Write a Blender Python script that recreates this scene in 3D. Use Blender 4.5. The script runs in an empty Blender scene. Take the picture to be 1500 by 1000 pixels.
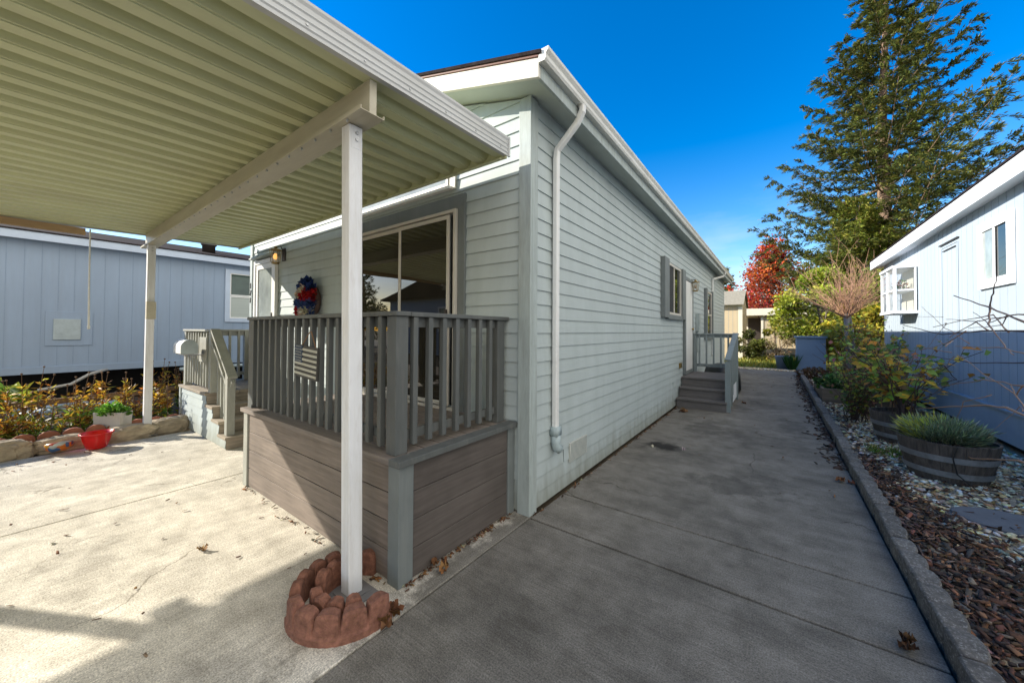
import bpy, bmesh, math, random
import numpy as np
from mathutils import Vector, Matrix
random.seed(7); rng = np.random.default_rng(7)
scene = bpy.context.scene
COL = scene.collection
R = math.radians

# ------------------------------------------------------------------ helpers
ORG = {}

def tag(o, label=None, cat=None, group=None, kind=None):
    if label: o['label'] = label
    if cat: o['category'] = cat
    if group: o['group'] = group
    if kind: o['kind'] = kind
    return o

def thing(name, label, cat, loc=(0, 0, 0), rz=0.0, group=None, local=False):
    o = bpy.data.objects.new(name, None)
    o.empty_display_size = 0.1
    COL.objects.link(o)
    o.location = loc; o.rotation_euler = (0, 0, rz)
    ORG[o.name] = (0, 0, 0) if local else tuple(loc)
    return tag(o, label, cat, group)

class MB:
    def __init__(s):
        s.v = []; s.f = []; s.mi = []; s.m = 0
    def add(s, vs, fs):
        b = len(s.v); s.v += [tuple(p) for p in vs]
        for f in fs: s.f.append(tuple(b + i for i in f)); s.mi.append(s.m)
        return s
    def box(s, x0, x1, y0, y1, z0, z1):
        x0, x1 = min(x0, x1), max(x0, x1); y0, y1 = min(y0, y1), max(y0, y1); z0, z1 = min(z0, z1), max(z0, z1)
        return s.add([(x0,y0,z0),(x1,y0,z0),(x1,y1,z0),(x0,y1,z0),(x0,y0,z1),(x1,y0,z1),(x1,y1,z1),(x0,y1,z1)],
                     [(0,3,2,1),(4,5,6,7),(0,1,5,4),(1,2,6,5),(2,3,7,6),(3,0,4,7)])
    def bar(s, p, q, w, h, up=(0, 0, 1)):
        p, q = Vector(p), Vector(q); d = (q - p).normalized(); up = Vector(up)
        sd = d.cross(up).normalized(); u = sd.cross(d).normalized()
        vs = [c + sd * (a * w / 2) + u * (b * h / 2) for c in (p, q) for a, b in ((-1,-1),(1,-1),(1,1),(-1,1))]
        return s.add(vs, [(0,1,2,3),(7,6,5,4),(0,4,5,1),(1,5,6,2),(2,6,7,3),(3,7,4,0)])
    def tube(s, pts, r, n=8, caps=True):
        pts = [Vector(p) for p in pts]; k = len(pts)
        rs = r if isinstance(r, (list, tuple)) else [r] * k
        prev = None; rings = []
        for i in range(k):
            d = (pts[min(i + 1, k - 1)] - pts[max(i - 1, 0)])
            if d.length < 1e-9: d = Vector((0, 0, 1))
            d.normalize()
            if prev is None:
                a = Vector((0, 0, 1)) if abs(d.z) < .9 else Vector((1, 0, 0))
                u = d.cross(a).normalized()
            else:
                u = (prev - d * prev.dot(d)).normalized()
            prev = u; w = d.cross(u)
            rings.append([pts[i] + (u * math.cos(2 * math.pi * j / n) + w * math.sin(2 * math.pi * j / n)) * rs[i] for j in range(n)])
        vs = [p for rg in rings for p in rg]; fs = []
        for i in range(k - 1):
            for j in range(n):
                a, b = i * n + j, i * n + (j + 1) % n
                fs.append((a, b, b + n, a + n))
        if caps:
            fs.append(tuple(range(n - 1, -1, -1))); fs.append(tuple((k - 1) * n + j for j in range(n)))
        return s.add(vs, fs)
    def lathe(s, prof, c=(0, 0, 0), n=28, sx=1, sy=1, closed=False):
        k = len(prof); vs = []; fs = []
        for j in range(n):
            a = 2 * math.pi * j / n
            for r, z in prof: vs.append((c[0] + r * sx * math.cos(a), c[1] + r * sy * math.sin(a), c[2] + z))
        for j in range(n):
            for i in range(k - 1):
                a, b = j * k + i, ((j + 1) % n) * k + i
                fs.append((a, b, b + 1, a + 1))
        return s.add(vs, fs)
    def prism(s, poly, fn):
        """poly of 2-D points, fn(u,v,t) -> 3-D for t in 0,1"""
        n = len(poly)
        vs = [fn(u, v, 0) for u, v in poly] + [fn(u, v, 1) for u, v in poly]
        fs = [tuple(range(n - 1, -1, -1)), tuple(range(n, 2 * n))]
        fs += [(i, (i + 1) % n, n + (i + 1) % n, n + i) for i in range(n)]
        return s.add(vs, fs)
    def quad(s, a, b, c, d): return s.add([a, b, c, d], [(0, 1, 2, 3)])
    def build(s, name, mat, parent=None, bev=0.0, smooth=False, seg=2, recalc=True):
        o_ = ORG.get(parent.name, (0, 0, 0)) if parent else (0, 0, 0)
        me = bpy.data.meshes.new(name)
        me.from_pydata([(x - o_[0], y - o_[1], z - o_[2]) for x, y, z in s.v], [], s.f)
        mats = mat if isinstance(mat, (list, tuple)) else [mat]
        for m in mats: me.materials.append(m)
        if len(mats) > 1: me.polygons.foreach_set('material_index', s.mi)
        if recalc:
            bm = bmesh.new(); bm.from_mesh(me); bmesh.ops.recalc_face_normals(bm, faces=bm.faces); bm.to_mesh(me); bm.free()
        if smooth: me.polygons.foreach_set('use_smooth', [True] * len(me.polygons))
        me.update()
        o = bpy.data.objects.new(name, me); COL.objects.link(o)
        if parent: o.parent = parent; ORG[o.name] = o_
        if bev:
            md = o.modifiers.new('bevel', 'BEVEL'); md.width = bev; md.segments = seg; md.limit_method = 'ANGLE'; md.angle_limit = R(35)
        return o

def box(name, mat, parent, x0, x1, y0, y1, z0, z1, bev=0.003):
    return MB().box(x0, x1, y0, y1, z0, z1).build(name, mat, parent, bev)

def np_mesh(name, verts, faces, cols, mat, parent=None, smooth=False):
    """faces: (F,k) int array of constant k; cols: per-vertex rgb"""
    o_ = np.array(ORG.get(parent.name, (0, 0, 0)) if parent else (0, 0, 0))
    verts = np.asarray(verts, np.float32) - o_.astype(np.float32); faces = np.asarray(faces, np.int32)
    F, k = faces.shape
    me = bpy.data.meshes.new(name)
    me.vertices.add(len(verts)); me.vertices.foreach_set('co', verts.ravel())
    me.loops.add(F * k); me.loops.foreach_set('vertex_index', faces.ravel())
    me.polygons.add(F); me.polygons.foreach_set('loop_start', np.arange(0, F * k, k, dtype=np.int32))
    me.update(calc_edges=True)
    at = me.color_attributes.new('Col', 'FLOAT_COLOR', 'POINT')
    c4 = np.ones((len(verts), 4), np.float32); c4[:, :3] = cols
    at.data.foreach_set('color', c4.ravel())
    me.materials.append(mat)
    if smooth: me.polygons.foreach_set('use_smooth', np.ones(F, bool))
    o = bpy.data.objects.new(name, me); COL.objects.link(o)
    if parent: o.parent = parent; ORG[o.name] = tuple(o_)
    return o

def nrm(a): return a / np.maximum(np.linalg.norm(a, axis=-1, keepdims=True), 1e-9)

def leaves(pos, dirs, nor, L, W, cols, fold=0.25):
    """diamond leaves folded at the midrib -> verts, faces(tri), cols"""
    N = len(pos); L = np.broadcast_to(np.asarray(L, float), (N,))[:, None]; W = np.broadcast_to(np.asarray(W, float), (N,))[:, None]
    d = nrm(dirs); n = nrm(nor - d * (nor * d).sum(1, keepdims=True)); s = np.cross(d, n)
    a = pos; tip = pos + d * L; mid = pos + d * L * .45
    l = mid + s * W * .5 + n * W * fold; r = mid - s * W * .5 + n * W * fold
    V = np.stack([a, r, tip, l], 1).reshape(-1, 3)
    i = np.arange(N)[:, None] * 4
    F = np.concatenate([i + np.array([[0, 1, 2]]), i + np.array([[0, 2, 3]])], 0)
    return V, F, np.repeat(cols, 4, 0)

def rdir(n):
    v = rng.normal(size=(n, 3)); return nrm(v)

def pick(pal, n, jit=.25):
    pal = np.array(pal, float); c = pal[rng.integers(0, len(pal), n)]
    return np.clip(c * (1 + jit * rng.normal(size=(n, 1))) * (1 + .08 * rng.normal(size=(n, 3))), .004, 1)

# ------------------------------------------------------------------ materials
def newmat(name):
    m = bpy.data.materials.new(name); m.use_nodes = True
    nt = m.node_tree; b = nt.nodes['Principled BSDF']
    return m, nt, b

def coord(nt, stretch):
    tc = nt.nodes.new('ShaderNodeTexCoord'); mp = nt.nodes.new('ShaderNodeMapping')
    mp.inputs['Scale'].default_value = stretch
    nt.links.new(tc.outputs['Object'], mp.inputs['Vector'])
    return mp.outputs['Vector']

def noise(nt, vec, scale, detail=4, rough=.6):
    n = nt.nodes.new('ShaderNodeTexNoise'); n.inputs['Scale'].default_value = scale
    n.inputs['Detail'].default_value = detail; n.inputs['Roughness'].default_value = rough
    nt.links.new(vec, n.inputs['Vector']); return n.outputs['Fac']

def ramp(nt, fac, stops):
    r = nt.nodes.new('ShaderNodeValToRGB'); e = r.color_ramp.elements
    e[0].position, e[0].color = stops[0][0], (*stops[0][1], 1); e[1].position, e[1].color = stops[-1][0], (*stops[-1][1], 1)
    for p, c in stops[1:-1]:
        x = e.new(p); x.color = (*c, 1)
    nt.links.new(fac, r.inputs['Fac']); return r.outputs['Color']

def mixc(nt, a, b, fac, mode='MIX'):
    m = nt.nodes.new('ShaderNodeMix'); m.data_type = 'RGBA'; m.blend_type = mode
    for sock, v in ((m.inputs[0], fac), (m.inputs[6], a), (m.inputs[7], b)):
        if hasattr(v, 'is_linked') or hasattr(v, 'links'): nt.links.new(v, sock)
        elif isinstance(v, (int, float)): sock.default_value = v
        else: sock.default_value = (*v, 1)
    return m.outputs[2]

def bump(nt, b, h, strength, dist=.01):
    n = nt.nodes.new('ShaderNodeBump'); n.inputs['Strength'].default_value = strength; n.inputs['Distance'].default_value = dist
    nt.links.new(h, n.inputs['Height']); nt.links.new(n.outputs['Normal'], b.inputs['Normal']); return n

def paint(name, c, rough=.55, var=.12, scale=3, stretch=(1, 1, 1), bscale=80, bstr=.1, bstretch=None, dirt=.0, dirtc=(.12, .1, .08), metallic=0, spec=.4, objrand=.0):
    m, nt, b = newmat(name)
    v = coord(nt, stretch)
    n1 = noise(nt, v, scale, 6, .65)
    c = np.array(c)
    col = ramp(nt, n1, [(.3, tuple(np.clip(c * (1 - var), 0, 1))), (.7, tuple(np.clip(c * (1 + var), 0, 1)))])
    if dirt:
        n2 = noise(nt, v, scale * 4.3, 8, .75)
        mk = ramp(nt, n2, [(.52, (0, 0, 0)), (.74, (dirt,) * 3)])
        col = mixc(nt, col, dirtc, mk)
    if objrand:
        oi = nt.nodes.new('ShaderNodeObjectInfo')
        rr = ramp(nt, oi.outputs['Random'], [(0, (1 - objrand,) * 3), (1, (1 + objrand * .6,) * 3)])
        col = mixc(nt, col, rr, 1.0, 'MULTIPLY')
    nt.links.new(col, b.inputs['Base Color'])
    b.inputs['Roughness'].default_value = rough; b.inputs['Metallic'].default_value = metallic; b.inputs['Specular IOR Level'].default_value = spec
    if bstr:
        v2 = coord(nt, bstretch or stretch)
        bump(nt, b, noise(nt, v2, bscale, 4), bstr, .004)
    return m

def streaky(mat_, k=.35, sc=(14, 14, .7), lo=.45, hi=.72, tint=(.45, .42, .36)):
    nt = mat_.node_tree; b = nt.nodes['Principled BSDF']; src = b.inputs['Base Color'].links[0].from_socket
    m_ = ramp(nt, noise(nt, coord(nt, sc), 1.5, 6, .7), [(lo, (0, 0, 0)), (hi, (k,) * 3)])
    nt.links.new(mixc(nt, src, tint, m_), b.inputs['Base Color'])

def siding_mat(name, c, along):
    st = (3, 40, 40) if along == 'x' else (40, 3, 40)
    m, nt, b = newmat(name)
    big = noise(nt, coord(nt, (1, 1, 1)), 1.3, 4)
    streak = noise(nt, coord(nt, (.5, .5, 6) if 0 else ((2.5, 2.5, .5))), 3, 5)
    grain = noise(nt, coord(nt, st), 3, 5, .7)
    c = np.array(c)
    col = ramp(nt, big, [(.3, tuple(c * .95)), (.7, tuple(c * 1.04))])
    col = mixc(nt, col, ramp(nt, streak, [(.35, (.93, .935, .93)), (.6, (1, 1, 1))]), 1.0, 'MULTIPLY')
    # grime rising from the ground
    g = nt.nodes.new('ShaderNodeTexCoord'); sx = nt.nodes.new('ShaderNodeSeparateXYZ'); nt.links.new(g.outputs['Object'], sx.inputs[0])
    ad = nt.nodes.new('ShaderNodeMath'); ad.operation = 'MULTIPLY_ADD'; nt.links.new(streak, ad.inputs[0]); ad.inputs[1].default_value = .5
    nt.links.new(sx.outputs['Z'], ad.inputs[2])
    col = mixc(nt, col, ramp(nt, ad.outputs[0], [(.22, (.62, .58, .5)), (.55, (1, 1, 1))]), 1.0, 'MULTIPLY')
    nt.links.new(col, b.inputs['Base Color'])
    b.inputs['Roughness'].default_value = .6; b.inputs['Specular IOR Level'].default_value = .3
    bump(nt, b, grain, .18, .004)
    return m

def concrete(name, c, streak_axis='x', stain=None, dark=.25):
    m, nt, b = newmat(name); c = np.array(c)
    v = coord(nt, (1, 1, 1))
    st = coord(nt, (.45, 30, 1) if streak_axis == 'x' else (30, .45, 1))
    big = noise(nt, v, .9, 6, .65); mid = noise(nt, v, 5, 6, .7); br = noise(nt, st, 5, 4, .6); fine = noise(nt, v, 120, 3, .8)
    col = ramp(nt, big, [(.3, tuple(c * (1 - dark))), (.5, tuple(c)), (.7, tuple(c * 1.2))])
    col = mixc(nt, col, ramp(nt, mid, [(.35, (.70, .69, .67)), (.65, (1.15, 1.15, 1.15))]), .85, 'MULTIPLY')
    col = mixc(nt, col, ramp(nt, br, [(.36, (.62, .62, .61)), (.64, (1.28, 1.28, 1.28))]), (.45 if streak_axis == 'x' else .4), 'MULTIPLY')
    col = mixc(nt, col, ramp(nt, fine, [(.34, (.38, .38, .38)), (.66, (1.5, 1.5, 1.5))]), .8, 'MULTIPLY')
    bst = noise(nt, coord(nt, (.35, 4.5, 1) if streak_axis == 'x' else (4.5, .35, 1)), 1.6, 5, .6)
    col = mixc(nt, col, ramp(nt, bst, [(.34, (.66, .65, .64)), (.5, (1, 1, 1)), (.68, (1.3, 1.3, 1.29))]), (.22 if streak_axis == 'x' else .2), 'MULTIPLY')
    # hairline cracks
    wv = nt.nodes.new('ShaderNodeTexVoronoi'); wv.feature = 'DISTANCE_TO_EDGE'; wv.inputs['Scale'].default_value = .42
    dn = nt.nodes.new('ShaderNodeTexNoise'); dn.inputs['Scale'].default_value = 2.2; dn.inputs['Detail'].default_value = 6; nt.links.new(v, dn.inputs['Vector'])
    va = nt.nodes.new('ShaderNodeVectorMath'); va.operation = 'MULTIPLY_ADD'; va.inputs[1].default_value = (.55, .55, .55)
    nt.links.new(dn.outputs['Color'], va.inputs[0]); nt.links.new(v, va.inputs[2]); nt.links.new(va.outputs[0], wv.inputs['Vector'])
    ck = ramp(nt, wv.outputs['Distance'], [(.0, (.45, .43, .4)), (.0022, (1, 1, 1))])
    gate = ramp(nt, noise(nt, v, .7, 2), [(.5, (0, 0, 0)), (.56, (1, 1, 1))])
    ckm = mixc(nt, (1, 1, 1), ck, gate)
    col = mixc(nt, col, ckm, 1.0, 'MULTIPLY')
    if stain:
        for (sx_, sy_, ax, ay, k) in stain:
            tc = nt.nodes.new('ShaderNodeTexCoord'); mp = nt.nodes.new('ShaderNodeMapping')
            mp.vector_type = 'TEXTURE'; mp.inputs['Location'].default_value = (sx_, sy_, 0); mp.inputs['Scale'].default_value = (ax, ay, 1)
            nt.links.new(tc.outputs['Object'], mp.inputs['Vector'])
            ln = nt.nodes.new('ShaderNodeVectorMath'); ln.operation = 'LENGTH'; nt.links.new(mp.outputs['Vector'], ln.inputs[0])
            ma = nt.nodes.new('ShaderNodeMath'); ma.operation = 'MULTIPLY_ADD'; nt.links.new(mid, ma.inputs[0]); ma.inputs[1].default_value = 1.1
            nt.links.new(ln.outputs['Value'], ma.inputs[2])
            col = mixc(nt, col, ramp(nt, ma.outputs[0], [(.75, (k,) * 3), (1.35, (1, 1, 1))]), 1.0, 'MULTIPLY')
    nt.links.new(col, b.inputs['Base Color']); b.inputs['Roughness'].default_value = .85; b.inputs['Specular IOR Level'].default_value = .25
    h = mixc(nt, br, fine, .45)
    bump(nt, b, h, .35, .006)
    return m

def leafmat(name, trans=.35, rough=.5):
    m, nt, b = newmat(name)
    nt.nodes.remove(b); out = nt.nodes['Material Output']
    at = nt.nodes.new('ShaderNodeAttribute'); at.attribute_name = 'Col'
    d = nt.nodes.new('ShaderNodeBsdfPrincipled'); d.inputs['Roughness'].default_value = rough; d.inputs['Specular IOR Level'].default_value = .3
    t = nt.nodes.new('ShaderNodeBsdfTranslucent'); mx = nt.nodes.new('ShaderNodeMixShader'); mx.inputs[0].default_value = trans
    nt.links.new(at.outputs['Color'], d.inputs['Base Color']); nt.links.new(at.outputs['Color'], t.inputs['Color'])
    nt.links.new(d.outputs[0], mx.inputs[1]); nt.links.new(t.outputs[0], mx.inputs[2]); nt.links.new(mx.outputs[0], out.inputs['Surface'])
    return m

def colmat(name, rough=.7, bstr=.3, bscale=90):
    m, nt, b = newmat(name)
    at = nt.nodes.new('ShaderNodeAttribute'); at.attribute_name = 'Col'
    n = noise(nt, coord(nt, (1, 1, 1)), bscale, 3)
    col = mixc(nt, at.outputs['Color'], ramp(nt, n, [(.3, (.75, .75, .75)), (.7, (1.15, 1.15, 1.15))]), 1.0, 'MULTIPLY')
    nt.links.new(col, b.inputs['Base Color']); b.inputs['Roughness'].default_value = rough
    bump(nt, b, n, bstr, .004)
    return m

def plain(name, c, rough=.5, metallic=0, spec=.5, emit=0):
    m, nt, b = newmat(name)
    n = noise(nt, coord(nt, (1, 1, 1)), 25, 4)
    c = np.array(c)
    nt.links.new(ramp(nt, n, [(.3, tuple(c * .9)), (.7, tuple(np.clip(c * 1.08, 0, 1)))]), b.inputs['Base Color'])
    b.inputs['Roughness'].default_value = rough; b.inputs['Metallic'].default_value = metallic; b.inputs['Specular IOR Level'].default_value = spec
    if emit:
        b.inputs['Emission Color'].default_value = (*c, 1); b.inputs['Emission Strength'].default_value = emit
    return m

def glassmat(name, c=(.012, .013, .012), ior=1.9, rough=.015, wob=.02):
    m, nt, b = newmat(name)
    n = noise(nt, coord(nt, (1, 1, 1)), 2.5, 3)
    nt.links.new(ramp(nt, n, [(.3, tuple(np.array(c) * .7)), (.7, tuple(np.array(c) * 1.3))]), b.inputs['Base Color'])
    b.inputs['Roughness'].default_value = rough; b.inputs['IOR'].default_value = ior
    if wob: bump(nt, b, noise(nt, coord(nt, (1, 1, 1)), 1.6, 1), wob, .05)
    return m

def wood(name, c, along, scale=1.0, rough=.7, var=.3, bstr=.35):
    st = {'x': (1.2, 26, 26), 'y': (26, 1.2, 26), 'z': (26, 26, 1.2)}[along]
    m, nt, b = newmat(name); c = np.array(c)
    v = coord(nt, tuple(np.array(st) * scale))
    g = noise(nt, v, 1.6, 7, .65); big = noise(nt, coord(nt, (1, 1, 1)), 2.2, 4)
    col = ramp(nt, g, [(.3, tuple(c * (1 - var))), (.7, tuple(np.clip(c * (1 + var), 0, 1)))])
    col = mixc(nt, col, ramp(nt, big, [(.3, (.8, .8, .8)), (.7, (1.1, 1.1, 1.1))]), 1.0, 'MULTIPLY')
    nt.links.new(col, b.inputs['Base Color']); b.inputs['Roughness'].default_value = rough; b.inputs['Specular IOR Level'].default_value = .3
    bump(nt, b, g, bstr, .004)
    return m

SID = (.415, .468, .468)
M = dict(
    siding_f=siding_mat('siding_front', SID, 'x'), siding_s=siding_mat('siding_side', SID, 'y'),
    joint=plain('board_gap', (.28, .32, .32), .9),
    trim=paint('corner_paint', (.36, .41, .40), .6, .15, 3, (6, 6, 1), 60, .2, dirt=.35, dirtc=(.2, .19, .17)),
    trimgrey=paint('casing_paint', (.155, .175, .175), .6, .12, 3, (1, 1, 1), 60, .15),
    fascia=paint('fascia_paint', (.66, .64, .57), .6, .1, 3, (1, 1, 1), 70, .15, dirt=.25, dirtc=(.35, .28, .2)),
    soffit=paint('soffit_paint', (.44, .48, .45), .65, .08, 2, (1, 1, 1), 70, .08),
    gutter=paint('gutter_enamel', (.66, .66, .62), .4, .08, 4, (1, 1, 1), 30, .04, dirt=.2, dirtc=(.3, .26, .2)),
    white=paint('white_enamel', (.74, .74, .72), .4, .06, 3, (1, 1, 1), 40, .04),
    vinyl=paint('white_vinyl', (.56, .53, .47), .4, .05, 3, (1, 1, 1), 40, .03),
    post=paint('post_paint', (.72, .73, .75), .45, .08, 2.5, (3, 3, .8), 50, .06, dirt=.3, dirtc=(.45, .4, .34)),
    carport=paint('carport_enamel', (.59, .615, .385), .42, .1, 1.2, (1.5, .35, 1), 40, .03, dirt=.18, dirtc=(.3, .28, .17)),
    beam=paint('beam_enamel', (.50, .465, .36), .42, .12, 2, (.6, 3, 3), 40, .04, dirt=.25, dirtc=(.36, .3, .22)),
    carfascia=paint('carport_fascia_enamel', (.55, .56, .56), .45, .07, 2, (1, .4, 6), 40, .03),
    shingle=paint('shingles', (.028, .022, .022), 1.0, .5, 18, (1, 1, 1), 60, .4, spec=.05),
    shingle_grey=paint('grey_shingles', (.26, .24, .19), .95, .3, 9, (1, 1, 3), 60, .6),
    drip=plain('roof_edge_brown', (.16, .07, .05), .6),
    deck_rail=paint('deck_rail_paint', (.090, .097, .095), .6, .16, 4, (2, 2, .6), 90, .25),
    deck_rail_light=paint('porch_rail_paint', (.30, .305, .27), .6, .14, 4, (2, 2, .6), 90, .2),
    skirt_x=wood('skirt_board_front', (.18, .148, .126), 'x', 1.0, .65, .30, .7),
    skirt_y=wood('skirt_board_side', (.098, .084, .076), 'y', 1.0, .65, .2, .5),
    floorwood=wood('deck_floor_boards', (.20, .17, .15), 'x', 1.0, .7, .25, .3),
    tread=wood('porch_treads', (.30, .255, .20), 'y', 1.0, .7, .3, .3),
    tread_grey=wood('side_step_boards', (.135, .125, .12), 'x', 1.0, .7, .2, .3),
    conc_l=concrete('driveway_concrete', (.58, .54, .465), 'y', [(-1.62, 1.9, .6, 3.4, .38), (-3.6, .3, 1.3, .5, .86), (-2.0, .6, .5, .6, .8)], .18),  # first patch tones the slab darker beside the deck and path joint
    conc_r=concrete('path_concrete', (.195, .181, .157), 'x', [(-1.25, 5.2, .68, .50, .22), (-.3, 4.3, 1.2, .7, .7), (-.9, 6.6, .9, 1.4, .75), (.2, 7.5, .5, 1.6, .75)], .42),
    curb=paint('exposed_aggregate', (.13, .118, .102), .9, .45, 16, (1, 1, 1), 90, 1.0, dirt=1.0, dirtc=(.55, .52, .47), objrand=.2),
    brick=paint('red_concrete', (.21, .092, .06), .95, .45, 30, (1, 1, 1), 110, 1.0, dirt=.6, dirtc=(.085, .042, .032), objrand=.25),
    brickold=paint('red_concrete_stained', (.20, .09, .064), .95, .45, 26, (1, 1, 1), 110, 1.0, dirt=.6, dirtc=(.20, .12, .03), objrand=.1),
    terracotta=paint('terracotta', (.36, .14, .085), .85, .25, 8, (1, 1, 1), 100, .5, objrand=.25),
    boulder=paint('sandy_stone', (.40, .33, .235), .95, .4, 7, (1, 1, 2), 45, 1.0, dirt=.4, dirtc=(.16, .12, .08), objrand=.2),
    nbl=paint('blue_grey_siding', (.265, .34, .45), .6, .07, .8, (1, 1, .4), 60, .1),
    nbl_trim=paint('pale_blue_trim', (.46, .54, .66), .55, .06, 3, (1, 1, 1), 60, .05),
    nbr=paint('pale_blue_siding', (.375, .44, .50), .6, .07, .8, (1, 1, .35), 60, .12),
    nbr_trim=paint('white_house_trim', (.70, .72, .74), .55, .06, 3, (1, 1, 1), 60, .05),
    groove=plain('siding_groove', (.225, .295, .395), .9), groove_r=plain('pale_siding_groove', (.315, .375, .43), .9), black=plain('dark_void', (.006, .006, .007), .95),
    glass=glassmat('window_glass'), glass_door=glassmat('door_glass', (.024, .021, .014), 1.75),
    glass_pale=glassmat('curtained_glass', (.3, .33, .31), 1.6), glass_green=glassmat('blind_glass', (.05, .075, .06), 1.7),
    screen=plain('insect_screen', (.02, .022, .022), .8),
    blind=paint('window_blind', (.42, .46, .43), .6, .1, 3, (.2, .2, 60), 40, .05),
    cream=paint('cream_door', (.62, .60, .50), .5, .05, 2), doorpale=paint('door_panel', (.60, .62, .56), .5, .05, 2),
    brass=plain('aged_brass', (.3, .21, .08), .35, .8), bulb=plain('warm_bulb', (1, .5, .14), .4, 0, .5, .55), lampglass=glassmat('lamp_glass', (.35, .28, .2), 1.5, .15),
    dark_metal=plain('dark_metal', (.06, .05, .045), .5, .5), steel=plain('steel', (.45, .46, .47), .4, .8), galv=paint('galvanized', (.36, .42, .44), .5, .15, 8),
    pvc=paint('grey_green_elbow', (.36, .43, .44), .5, .12, 6), vent=paint('vent_paint', (.46, .47, .43), .6, .1, 6),
    red=plain('red_plastic', (.55, .012, .01), .25), planter_w=paint('pale_planter', (.50, .48, .43), .6, .08, 5, dirt=.2), soil=paint('soil', (.07, .048, .032), .95, .4, 14, (1, 1, 1), 60, 1.0),
    barrel=wood('barrel_staves', (.095, .078, .066), 'z', .8, .85, .55, .7), hoop=paint('barrel_hoop', (.23, .235, .24), .5, .3, 9, dirt=.5, dirtc=(.09, .065, .05), metallic=.2),
    slab=paint('stepping_stone', (.17, .165, .165), .85, .15, 5, (1, 1, 1), 60, .4), timber=wood('garden_timber', (.20, .15, .105), 'x', .8, .85, .35, .5),
    timber_y=wood('weathered_rail', (.27, .17, .10), 'y', .8, .85, .35, .5), boardtan=wood('tan_board', (.45, .31, .18), 'y', .5, .7, .15, .2),
    bluebox=paint('blue_cabinet_paint', (.18, .26, .365), .55, .08, 2), tan=paint('tan_siding', (.52, .42, .27), .65, .08, 1, (1, 1, .4)), tan_trim=paint('tan_trim', (.66, .62, .5), .6, .06, 3),
    navy=paint('flag_navy', (.03, .05, .09), .7, .2, 30), stripe_w=paint('flag_white', (.44, .43, .37), .7, .12, 30), stripe_d=wood('flag_grey_slats', (.075, .073, .068), 'x', 1, .7, .2, .2),
    rope=plain('jute_cord', (.22, .12, .06), .9), cord=plain('pale_wand', (.68, .68, .62), .5),
    bark_redwood=paint('redwood_bark', (.22, .15, .105), .95, .4, 6, (4, 4, .5), 30, .9), bark=paint('grey_bark', (.16, .13, .105), .95, .35, 8, (4, 4, .6), 40, .8),
    bark_pale=paint('pale_bark', (.24, .21, .185), .9, .3, 8, (4, 4, .6), 40, .6), twig_red=plain('reddish_twigs', (.34, .19, .115), .8), twig=plain('brown_twigs', (.11, .075, .05), .85),
    cane=plain('tan_canes', (.46, .26, .15), .6), cane_dark=plain('dark_canes', (.085, .05, .04), .7), stalk=plain('dry_stalks', (.16, .09, .045), .85),
    ground=paint('bare_ground', (.12, .095, .065), .95, .35, 2.5, (1, 1, 1), 40, .8), asphalt=paint('asphalt', (.055, .055, .055), .9, .25, 30, (1, 1, 1), 120, .5),
    gravel=paint('gravel_base', (.40, .33, .24), .95, .6, 45, (1, 1, 1), 70, 1.0, dirt=.5, dirtc=(.07, .05, .035)),
    lawn=paint('lawn_soil', (.14, .13, .035), .95, .4, 6, (1, 1, 1), 50, .8),
    blackplastic=plain('black_cover', (.012, .013, .014), .35), bluepot=plain('blue_pot', (.14, .18, .24), .4), hose=plain('grey_hose', (.40, .38, .34), .5),
    leaf=leafmat('leaf', .35), needle=leafmat('needles', .2, .6), petal=leafmat('petals', .2, .8), chip=colmat('bark_chips', .9, .5), pebble=colmat('pebbles', .75, .3, 140), litter=leafmat('dry_leaves', .15, .8),
)

streaky(M['post'], .35); streaky(M['white'], .22); streaky(M['gutter'], .3, (3, 3, 9)); streaky(M['fascia'], .3, (8, 8, 2)); streaky(M['nbr'], .16, (7, 7, .5), .4, .7, (.3, .31, .31)); streaky(M['nbl'], .16, (7, 7, .5), .4, .7, (.2, .22, .24))
streaky(M['carport'], .35, (1.2, .3, 1), .48, .75, (.34, .31, .19)); streaky(M['beam'], .35, (.8, 6, 6), .45, .72, (.3, .25, .17)); streaky(M['deck_rail'], .4, (10, 10, 1), .5, .75, (.2, .19, .17)); streaky(M['trim'], .4, (12, 12, .9), .48, .72, (.2, .2, .18)); streaky(M['carfascia'], .25, (3, 1, 3), .45, .7, (.34, .34, .31)); streaky(M['trimgrey'], .3, (12, 12, .9), .5, .75, (.28, .28, .26))

# ------------------------------------------------------------------ camera, light, sky
f, yaw, pit, rol, dy = 532.1, 0.62882, 0.015934, 0.0058076, -25.04
cy, sy = math.cos(yaw), math.sin(yaw)
F0, R0, U0 = Vector((-sy, cy, 0)), Vector((cy, sy, 0)), Vector((0, 0, 1))
F2 = F0 * math.cos(pit) + U0 * math.sin(pit); U2 = U0 * math.cos(pit) - F0 * math.sin(pit)
R2 = R0 * math.cos(rol) + U2 * math.sin(rol); U3 = U2 * math.cos(rol) - R0 * math.sin(rol)
cam = bpy.data.cameras.new('camera'); co = bpy.data.objects.new('camera', cam); COL.objects.link(co)
mw = Matrix((R2, U3, -F2)).transposed().to_4x4(); mw.translation = (0, 0, 1.55); co.matrix_world = mw
cam.sensor_fit = 'HORIZONTAL'; cam.sensor_width = 36; cam.lens = f / 1500 * 36; cam.shift_y = dy / 1500
cam.clip_start = .05; cam.clip_end = 2000
scene.camera = co
SUN = Vector((1, .56, -.545)).normalized()
sl = bpy.data.lights.new('sun', 'SUN'); sl.energy = 4.6; sl.angle = R(.45); sl.color = (1, .925, .79)
so = bpy.data.objects.new('sun', sl); COL.objects.link(so); so.rotation_euler = SUN.to_track_quat('-Z', 'Y').to_euler()
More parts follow.
